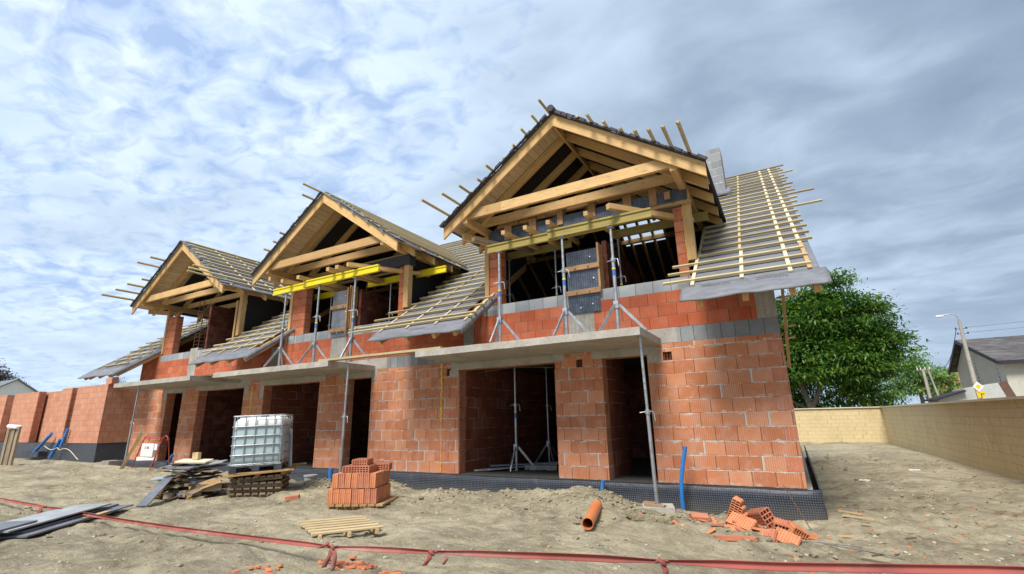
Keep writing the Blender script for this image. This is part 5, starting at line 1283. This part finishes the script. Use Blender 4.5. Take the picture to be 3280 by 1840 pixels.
# thin rods and sticks on the ground at the right
for a, b, r_, lab, mt in (((-.33, -.62, .12), (-.05, -1.05, -.42), .006, 'thin rusty bar leaning on the membrane near the corner', 'rust'), ((-.35, -2.1, -.36), (.75, -2.0, -.40), .007, 'longer thin rod lying right of the rubble', 'steel_d'), ((.1, -2.0, -.40), (.85, -2.25, -.42), .006, 'shorter thin rod crossing right of the rubble', 'steel_d'), ((-1.38, -2.2, -.33), (-.5, -2.35, -.30), .006, 'thin rod running through the left of the rubble', 'rust')):
    q = MB(); q.tube([a, b], r_, 6); solo(q, 'steel_rod', M[mt], a, lab, 'rod')
for i, (x, y, L, rz, lab) in enumerate(((.62, -.1, .45, -.5, 'pale yellow stick lying beside the house corner'), (.55, .35, .40, -.7, 'second pale stick behind the one at the house corner'), (.35, -1.35, .22, .3, 'short pale stick between corner and rubble'), (.75, -2.75, .75, -.38, 'long grey stick on the bare ground at the right'), (1.2, 5.2, .3, .2, 'small white scrap of plastic far down the side yard'), (2.6, 7.5, .25, .1, 'tiny white scrap near the yellow wall'))):
    q = MB(); z = gz(x, y); q.beam((x-L/2*math.cos(rz), y-L/2*math.sin(rz), z+.02), (x+L/2*math.cos(rz), y+L/2*math.sin(rz), z+.02), .035 if i < 4 else .12, .02); solo(q, 'stick' if i < 4 else 'plastic_scrap', M['palletw' if i != 3 else 'old'] if i < 4 else M['whitep'], (x, y, z), lab, 'stick' if i < 4 else 'scrap')
# hose lying by the far house
q = MB(); q.tube([(-31.5+i*.35, .3-.02*i, .42-.16*math.sin(i*.55)-(.03*i if i > 5 else 0)) for i in range(14)], .014, 7); solo(q, 'hose', M['cap'], (-30, .3, 0), 'pale hose hanging over the membrane of the far left shell', 'hose')

# ------------------------------------------------------------------ far left shell of the next building
sh = empty('brick_shell', (-33, .6, -.2), 'roofless brick ground-floor shell of the next building at far left', 'house')
q = MB(); q.box(-48, -26.98, .62, 12, -.6, .535); q.build('foundation', M['dimple'], sh)
zt = 3.13
for i, (x0, x1, y0, y1, z1) in enumerate(((-30.05, -26.97, .6, .9, 3.13), (-27.27, -26.97, .9, 9, 3.13), (-31.85, -30.65, .6, .9, 3.13), (-37.9, -34.63, .6, .9, 3.12), (-48, -39.1, .6, .9, 3.12), (-35.0, -31.5, 1.0, 1.3, 3.1), (-39.3, -37.7, 1.2, 1.5, 3.1), (-27.3, -26.75, .62, .88, 3.42))):
    q = MB(); q.box(x0, x1, y0+(.0 if i < 8 else .0), y1,   .54 if z1 < 3.4 else 3.131, z1); q.build('brick_wall' if z1 < 3.4 else 'wall_stub', M['brick_far'], sh)
q = MB(); q.box(-48, -27.3, 1.62, 1.86, .54, 3.09); q.build('brick_wall', M['brick_far'], sh)
for x0, x1 in ((-34.95, -34.62), (-31.0, -30.64), (-30.65, -30.2)):
    q = MB()
    for r_ in range(10):
        for g_ in range(4): q.box(x1-.01, x1+.012, .62+g_*.07, .67+g_*.07, .56+r_*.25, .78+r_*.25)
    q.build('combed_face', M['clay'], sh)
for pts, r_, lab in (([(-32.6, .3, .1), (-31.3, .4, .98)], .07, 'leaning blue conduit at the far left shell, left one'), ([(-30.6, .3, -.1), (-30.2, .4, .72)], .07, 'blue conduit at the far left shell, middle one'), ([(-30.0, .4, .4), (-29.9, .5, 1.2)], .06, 'violet-blue conduit at the far left shell, right one')):
    q = MB(); q.tube(pts, r_, 12); solo(q, 'blue_pipe', M['blue'], pts[0], lab, 'pipe', 'blue conduits at the far shell')
q = MB(); q.box(-33.8, -31.9, .25, .5, -.1, .16); solo(q, 'dark_crate', M['black'], (-33, .3, -.1), 'flat dark slab at the foot of the far left shell', 'slab')
q = MB(); q.box(-23.4, -22.85, -.5, -.1, -.3, -.02); solo(q, 'grey_block', M['found'], (-23, -.3, -.3), 'rounded grey block at the left corner of the terrace', 'block')

# ------------------------------------------------------------------ yellow boundary walls
bw = empty('boundary_wall', (4.43, 10, -.45), 'yellow block boundary wall receding along the right side', 'wall')
q = MB(); q.box(4.31, 4.55, -14, 24.30, -.6, 1.40); q.build('wall', M['yellow'], bw)
q = MB(); q.box(4.24, 4.62, -14, 24.36, 1.401, 1.46); q.build('coping', M['cap'], bw)
bw = empty('boundary_wall', (-8, 24.2, -.45), 'yellow block boundary wall crossing the end of the side yard', 'wall')
q = MB(); q.box(-30, 4.308, 24.1, 24.34, -.6, 1.41); q.build('wall', M['yellow'], bw)
q = MB(); q.box(-30, 4.235, 24.02, 24.40, 1.411, 1.46); q.build('coping', M['cap'], bw)

# ------------------------------------------------------------------ trees
def tree(name, base, H, trunk_pts, blobs, nleaf, size, lm, lab, cat='tree', seed=1, kind=0):
    random.seed(seed); e = empty(name, base, lab, cat)
    q = MB(); b = Vector(base)
    for pts, r0, r1_ in trunk_pts: q.tube([b+Vector(p) for p in pts], r0, 8, True, r1_)
    tops = [Vector(p[0][-1]) for p in trunk_pts]
    for (bx, by, bz, rx, ry, rz_) in blobs:
        t0 = min(tops, key=lambda t: (t-Vector((bx, by, bz))).length); q.tube([b+t0, b+(t0+Vector((bx, by, bz)))/2+Vector((.1, 0, .1)), b+Vector((bx, by, bz))], .09, 6, True, .02)
    q.build('trunk', M['bark'], e)
    V = []; F = []; tot = sum(r[3]*r[4]*r[5] for r in blobs)
    for (bx, by, bz, rx, ry, rz_) in blobs:
        n = int(nleaf*(rx*ry*rz_)/tot); ncl = max(4, n//48)
        for _ in range(ncl):
            d = Vector((random.gauss(0, 1), random.gauss(0, 1), random.gauss(0, 1))).normalized()
            rad = (.35+.65*random.random()**.5)*random.uniform(.9, 1.1)
            cc_ = Vector((bx+d.x*rx*rad, by+d.y*ry*rad, bz+d.z*rz_*rad))
            out = (d+Vector((0, 0, -.25))).normalized()
            for _ in range(48):
                lp = b+cc_+Vector((random.gauss(0, .27), random.gauss(0, .27), random.gauss(0, .085)))*(size/.16)
                dr = (out*.6+Vector((random.gauss(0, .5), random.gauss(0, .5), random.gauss(-.15, .35)))).normalized()
                sd_ = dr.cross(Vector((random.gauss(0, .5), random.gauss(0, .5), 1))).normalized(); L = size*random.uniform(.7, 1.4); w_ = L*(.36 if kind == 0 else .12)
                i0 = len(V); V += [tuple(lp-dr*L*.5), tuple(lp+sd_*w_*.5), tuple(lp+dr*L*.5-Vector((0, 0, L*.12))), tuple(lp-sd_*w_*.5)]; F.append((i0, i0+1, i0+2, i0+3))
    me = bpy.data.meshes.new('crown'); me.from_pydata([(a-base[0], b_-base[1], c-base[2]) for a, b_, c in V], [], F); me.materials.append(lm)
    o_ = bpy.data.objects.new('crown', me); col.objects.link(o_); o_.parent = e; return e
random.seed(3)
bl = [(2.2, 0, 4.8, 2.2, 2.0, 1.6), (.2, .3, 5.4, 2.2, 2, 1.8), (3.7, .5, 5.5, 1.6, 1.6, 1.4), (1.0, 0, 7.4, 2.2, 2, 1.7), (2.6, 0, 8.0, 1.7, 1.7, 1.5), (-.8, .4, 7.4, 1.8, 1.8, 1.7), (1.6, .3, 9.6, 1.3, 1.2, .9), (3.6, .4, 7.4, 1.2, 1.2, 1.1), (3.5, .4, 4.4, 1.3, 1.2, .9), (-1.4, .5, 4.6, 1.8, 1.6, 1.4), (4.3, .6, 6.0, .8, .8, .7), (.4, 2.0, 3.0, 2.7, 1.2, 1.4), (2.6, .9, 2.8, 1.3, 1.0, 1.0), (.2, -.9, 4.0, 1.3, 1.0, .8), (-2.5, 1, 2.6, 1.2, 1, 1.2)]
bl2 = []
for b in bl:
    bl2.append(b)
    for _ in range(5): a = random.random()*6.28; bl2.append((b[0]+b[3]*math.cos(a)*.95, b[1]+b[4]*.5*math.sin(a), b[2]+b[5]*random.uniform(-.6, 1.0), b[3]*.34, b[4]*.34, b[5]*.26))
tree('walnut_tree', (1.5, 28, -.4), 9, [([(-.4, 0, 0), (-.35, 0, 1.8), (-.55, 0, 2.6), (-.9, 0, 4.4)], .24, .12), ([(-.35, 0, 1.9), (.2, 0, 2.9), (.6, 0, 4.3)], .17, .08), ([(-.2, .3, 1.7), (-1.2, .2, 2.2), (-2.2, 0, 3.2)], .09, .04)], bl2, 54000, .27, M['leaf'], 'large dense green walnut tree behind the yellow wall', seed=4)
bl = [(0, 0, 2.8, 1.8, 1.5, 1.5), (1.0, 0, 2.2, 1.3, 1.2, 1.4), (-1.2, 0, 2.4, 1.3, 1.2, 1.2), (.2, 0, 4.0, 1.0, 1, .9), (1.4, 0, 3.2, .7, .7, .6), (2.0, 0, 1.4, .9, .9, 1.2), (-2.4, 0, 1.4, 1.5, 1, 1.3)]
tree('round_tree', (8.7, 38, 1.1), 5, [([(0, 0, 0), (0, 0, 2)], .15, .08)], bl, 9000, .24, M['leaf2'], 'smaller light green tree between the walnut and the grey house', seed=8)
tree('pine_tree', (20.2, 34, 0), 12, [([(0, 0, 0), (0, 0, 11)], .25, .1)], [(-1.9, 0, 8.0, 1.3, 1, .6), (-1.2, 0, 9.6, 1.2, 1, .6), (-1.6, 0, 6.9, 1.1, .8, .4), (0, 0, 9, 2, 2, 2), (1, 0, 7, 2, 2, 2)], 9000, .22, M['leafd'], 'dark pine reaching in from the right edge above the roof', seed=9, kind=1)
tree('spruce_tree', (-75, 20, 0), 9, [([(0, 0, 0), (0, 0, 7.4)], .15, .04)], [(0, 0, 7.3, .25, .25, .7), (0, 0, 6.6, .6, .5, .5), (0, 0, 5.6, .9, .9, .7), (0, 0, 4.2, 1.3, 1.3, .9)], 5000, .3, M['leafd'], 'dark spruce tip behind the left eaves of the terrace', seed=10, kind=1)
tree('plum_tree', (-137, 24, 0), 12, [([(0, 0, 0), (0, 0, 9)], .4, .1)], [(0, -2, 12.4, 3, 3, 2.2), (0, .8, 10.6, 2.4, 2.6, 2.0), (0, -4, 11, 3, 3, 2.5)], 6000, .5, M['leafp'], 'dark purple-leaved tree behind the white house at far left', seed=11)
random.seed(6)
# ------------------------------------------------------------------ houses beyond
h = empty('rendered_house', (12, 28, -.4), 'grey rendered house with dark tiled roof and dotted gable beyond the wall', 'house')
q = MB(); gx0 = 9.15; ya, yb_, yr = 22.1, 29.4, 27.2
q.prism([(gx0, ya, -.5), (gx0, yb_, -.5), (gx0, yb_, 3.55), (gx0, yr, 4.85), (gx0, ya, 3.42)], (11, 0, 0)); q.build('wall', M['render'], h)
q = MB()
def rp(x0, x1, y0, z0, y1, z1, t_=.07): q.prism([(x0, y0, z0), (x0, y1, z1), (x0, y1, z1+t_), (x0, y0, z0+t_)], (x1-x0, 0, 0))
rp(8.90, 20.5, 21.75, 3.36, 27.3, 5.06); rf = q.build('roof', M['slate'], h)
q = MB(); rp(8.90, 20.5, 27.31, 5.06, 30.1, 3.45); q.build('rear_roof', M['slate'], h)
q = MB(); rp(8.86, 8.94, 27.31, 4.92, 30.2, 3.31, .20); rp(8.86, 8.94, 21.7, 3.24, 27.3, 4.94, .16); q.box(8.9, 20.5, 21.66, 21.74, 3.24, 3.42); q.build('fascia', M['darkp'], h)
q = MB(); q.box(12.4, 20.5, 27.0, 27.5, 5.06, 5.32); q.build('ridge_dormer', M['darkp'], h)
q = MB()
for yy, z0, z1, n in ((23.0, 2.15, 3.5, 8), (26.0, 1.75, 4.0, 13), (27.0, 1.7, 3.7, 11)):
    for i in range(n): z = z0+(z1-z0)*i/(n-1); q.obox((gx0-.004, yy, z), (X, Vector((0, .7, .7)).normalized(), Vector((0, -.7, .7)).normalized()), (.01, .045, .045))
q.build('vent_hole', M['glassd'], h)
s_ = empty('lean_to_shed', (7.2, 20, -.4), 'low whitish lean-to shed with black roof edge in front of the grey house', 'shed')
q = MB(); q.prism([(6.0, 20.0, -.4), (8.35, 20.0, -.4), (8.35, 20.0, 2.35), (7.02, 20.0, 2.14), (7.0, 20.0, 1.98), (6.0, 20.0, 1.66)], (0, 2.0, 0)); q.build('wall', M['render2'], s_)
q = MB(); q.beam((5.80, 20.9, 1.66), (7.0, 20.9, 2.03), 2.3, .07); q.build('roof', M['darkp'], s_)
q = MB(); q.beam((8.36, 20.0, 2.36), (8.65, 20.0, 1.2), .3, .04, (0, 1, 0)); q.build('drainpipe', M['rust'], s_)
hh = empty('tiled_house', (12, 46, 0), 'orange tiled roof glimpsed beside the grey house', 'house')
q = MB(); q.prism([(10.6, 44, 2.5), (13.6, 44, 2.5), (13.6, 44, 4.6), (12.6, 44, 4.75)], (0, 4, 0)); q.build('roof', M['tile_o'], hh)
q = MB(); q.box(10.9, 14, 44.1, 48, -.3, 2.5); q.build('wall', M['render2'], hh)
wh = empty('white_house', (-85, 12, 0), 'white gabled house at the far left edge behind the brick shell', 'house')
q = MB(); q.prism([(-80, 9.6, 0), (-80, 14.2, 0), (-80, 14.2, 5.35), (-80, 12.02, 6.85), (-80, 9.6, 5.3)], (-9, 0, 0)); q.build('wall', M['white'], wh)
q = MB(); q.prism([(-79.7, 12.02, 6.88), (-79.7, 14.5, 5.17), (-79.7, 14.5, 5.32), (-79.7, 12.02, 7.03)], (-9.6, 0, 0)); q.build('roof', M['filmg'], wh)
q = MB(); q.prism([(-79.7, 12.0, 6.88), (-79.7, 9.2, 5.06), (-79.7, 9.2, 5.21), (-79.7, 12.0, 7.03)], (-9.6, 0, 0)); q.build('roof', M['filmg'], wh)
q = MB(); q.prism([(-84, 6, 4), (-84, 11.2, 4), (-84, 11.2, 7.45), (-84, 10.8, 7.8), (-84, 6, 7.7)], (-4, 0, 0)); q.build('rear_block', M['white'], wh)
# street lamp on a concrete pole with insulators and cables
L0 = Vector((7.15, 18, -.4)); e = empty('street_lamp', L0, 'concrete street lamp pole with curved arm in front of the grey house', 'street lamp')
q = MB(); q.tube([(7.05, 18, -.4), (6.93, 18, 2.4), (6.96, 18, 4.98)], [.10, .08, .055], 12); q.build('pole', M['concrete'], e)
q = MB(); q.tube([(6.96, 18, 4.9), (6.95, 18, 5.12), (6.88, 18, 5.24), (6.75, 18, 5.30), (6.5, 18, 5.28), (6.44, 18, 5.27)], .022, 8); q.build('arm', M['steel'], e)
q = rbox(.13, .06, 5.20, 5.29, .03); q.v = [(a+6.34, b+18, c) for a, b, c in q.v]; q.build('lamp_head', M['white'], e)
for z, dx in ((4.62, -.17), (4.40, -.14), (4.62, .19), (4.40, .2)):
    q = MB(); q.tube([(6.95, 18, z), (6.95+dx, 18, z)], .012, 6); q.tube([(6.95+dx, 18, z-.02), (6.95+dx, 18, z+.06)], .03, 8); q.build('insulator', M['inkb'], e)
def wire(a, b, sag, r_, lab):
    a = Vector(a); b = Vector(b); q = MB(); q.tube([a.lerp(b, t/16)-Vector((0, 0, sag*4*(t/16)*(1-t/16))) for t in range(17)], r_, 5); solo(q, 'overhead_cable', M['inkb'], a, lab, 'cable', None)
wire((6.8, 18, 4.66), (7.6, 26.2, 3.55), .55, .014, 'dark cable sagging left from the lamp pole to the utility pole')
wire((7.15, 18, 4.66), (20, 24, 6.2), .15, .006, 'upper thin cable running right from the lamp pole')
wire((7.15, 18, 4.44), (20, 24, 5.8), .15, .006, 'lower thin cable running right from the lamp pole')
e = empty('utility_pole', (6.9, 26.1, -.4), 'old A-shaped utility pole with insulators in front of the small tree', 'utility pole')
q = MB(); q.tube([(6.95, 26.2, -.4), (6.90, 26.2, 3.5)], .10, 10, True, .07); q.build('pole', M['concrete'], e)
q = MB(); q.tube([(7.35, 26.2, 1.5), (7.12, 26.2, 3.5)], .05, 8); q.build('brace', M['concrete'], e)
q = MB(); q.box(6.6, 7.3, 26.15, 26.25, 3.4, 3.46); q.build('crossarm', M['steel_d'], e)
for x in (6.65, 6.8, 7.0, 7.2): q = MB(); q.tube([(x, 26.2, 3.46), (x, 26.2, 3.6)], .03, 7); q.build('insulator', M['white'], e)
# priority road sign with plate below
e = empty('road_sign', (5.55, 12.2, -.4), 'yellow and white diamond priority sign above a yellow direction plate', 'road sign')
q = MB(); q.tube([(5.50, 12.05, -.4), (5.50, 12.05, 2.05)], .03, 10); q.build('post', M['steel'], e)
sx = Vector((.93, .37, 0)).normalized(); sn = Vector((.37, -.93, 0)).normalized()
def diamond(c_, r_, y_, z_, mt, name):
    q = MB(); c_ = Vector(c_); q.prism([c_-sx*r_, c_-Z3*r_, c_+sx*r_, c_+Z3*r_], sn*y_); return q.build(name, M[mt], e)
sc_ = Vector((5.48, 12.0, 1.93))
diamond(sc_, .165, .006, 0, 'whitep', 'white_diamond'); 
diamond(sc_+sn*.0065, .085, .003, 0, 'sign_y', 'yellow_diamond')
q = MB(); c2 = sc_-Z3*.255+sx*.03; q.prism([c2-sx*.12-Z3*.10, c2+sx*.12-Z3*.10, c2+sx*.12+Z3*.10, c2-sx*.12+Z3*.10], sn*.006); q.build('direction_plate', M['sign_y'], e)
q = MB(); c3 = c2+sn*.0075
q.beam(c3-Z3*.09, c3+Z3*.015, .028, .002, sn); q.beam(c3-sx*.013+Z3*.015, c3+sx*.10+Z3*.015, .028, .002, sn); q.beam(c3+sx*-.02+Z3*.03, c3-sx*.08+Z3*.075, .012, .002, sn); q.build('direction_mark', M['inkb'], e)
bpy.context.view_layer.update()
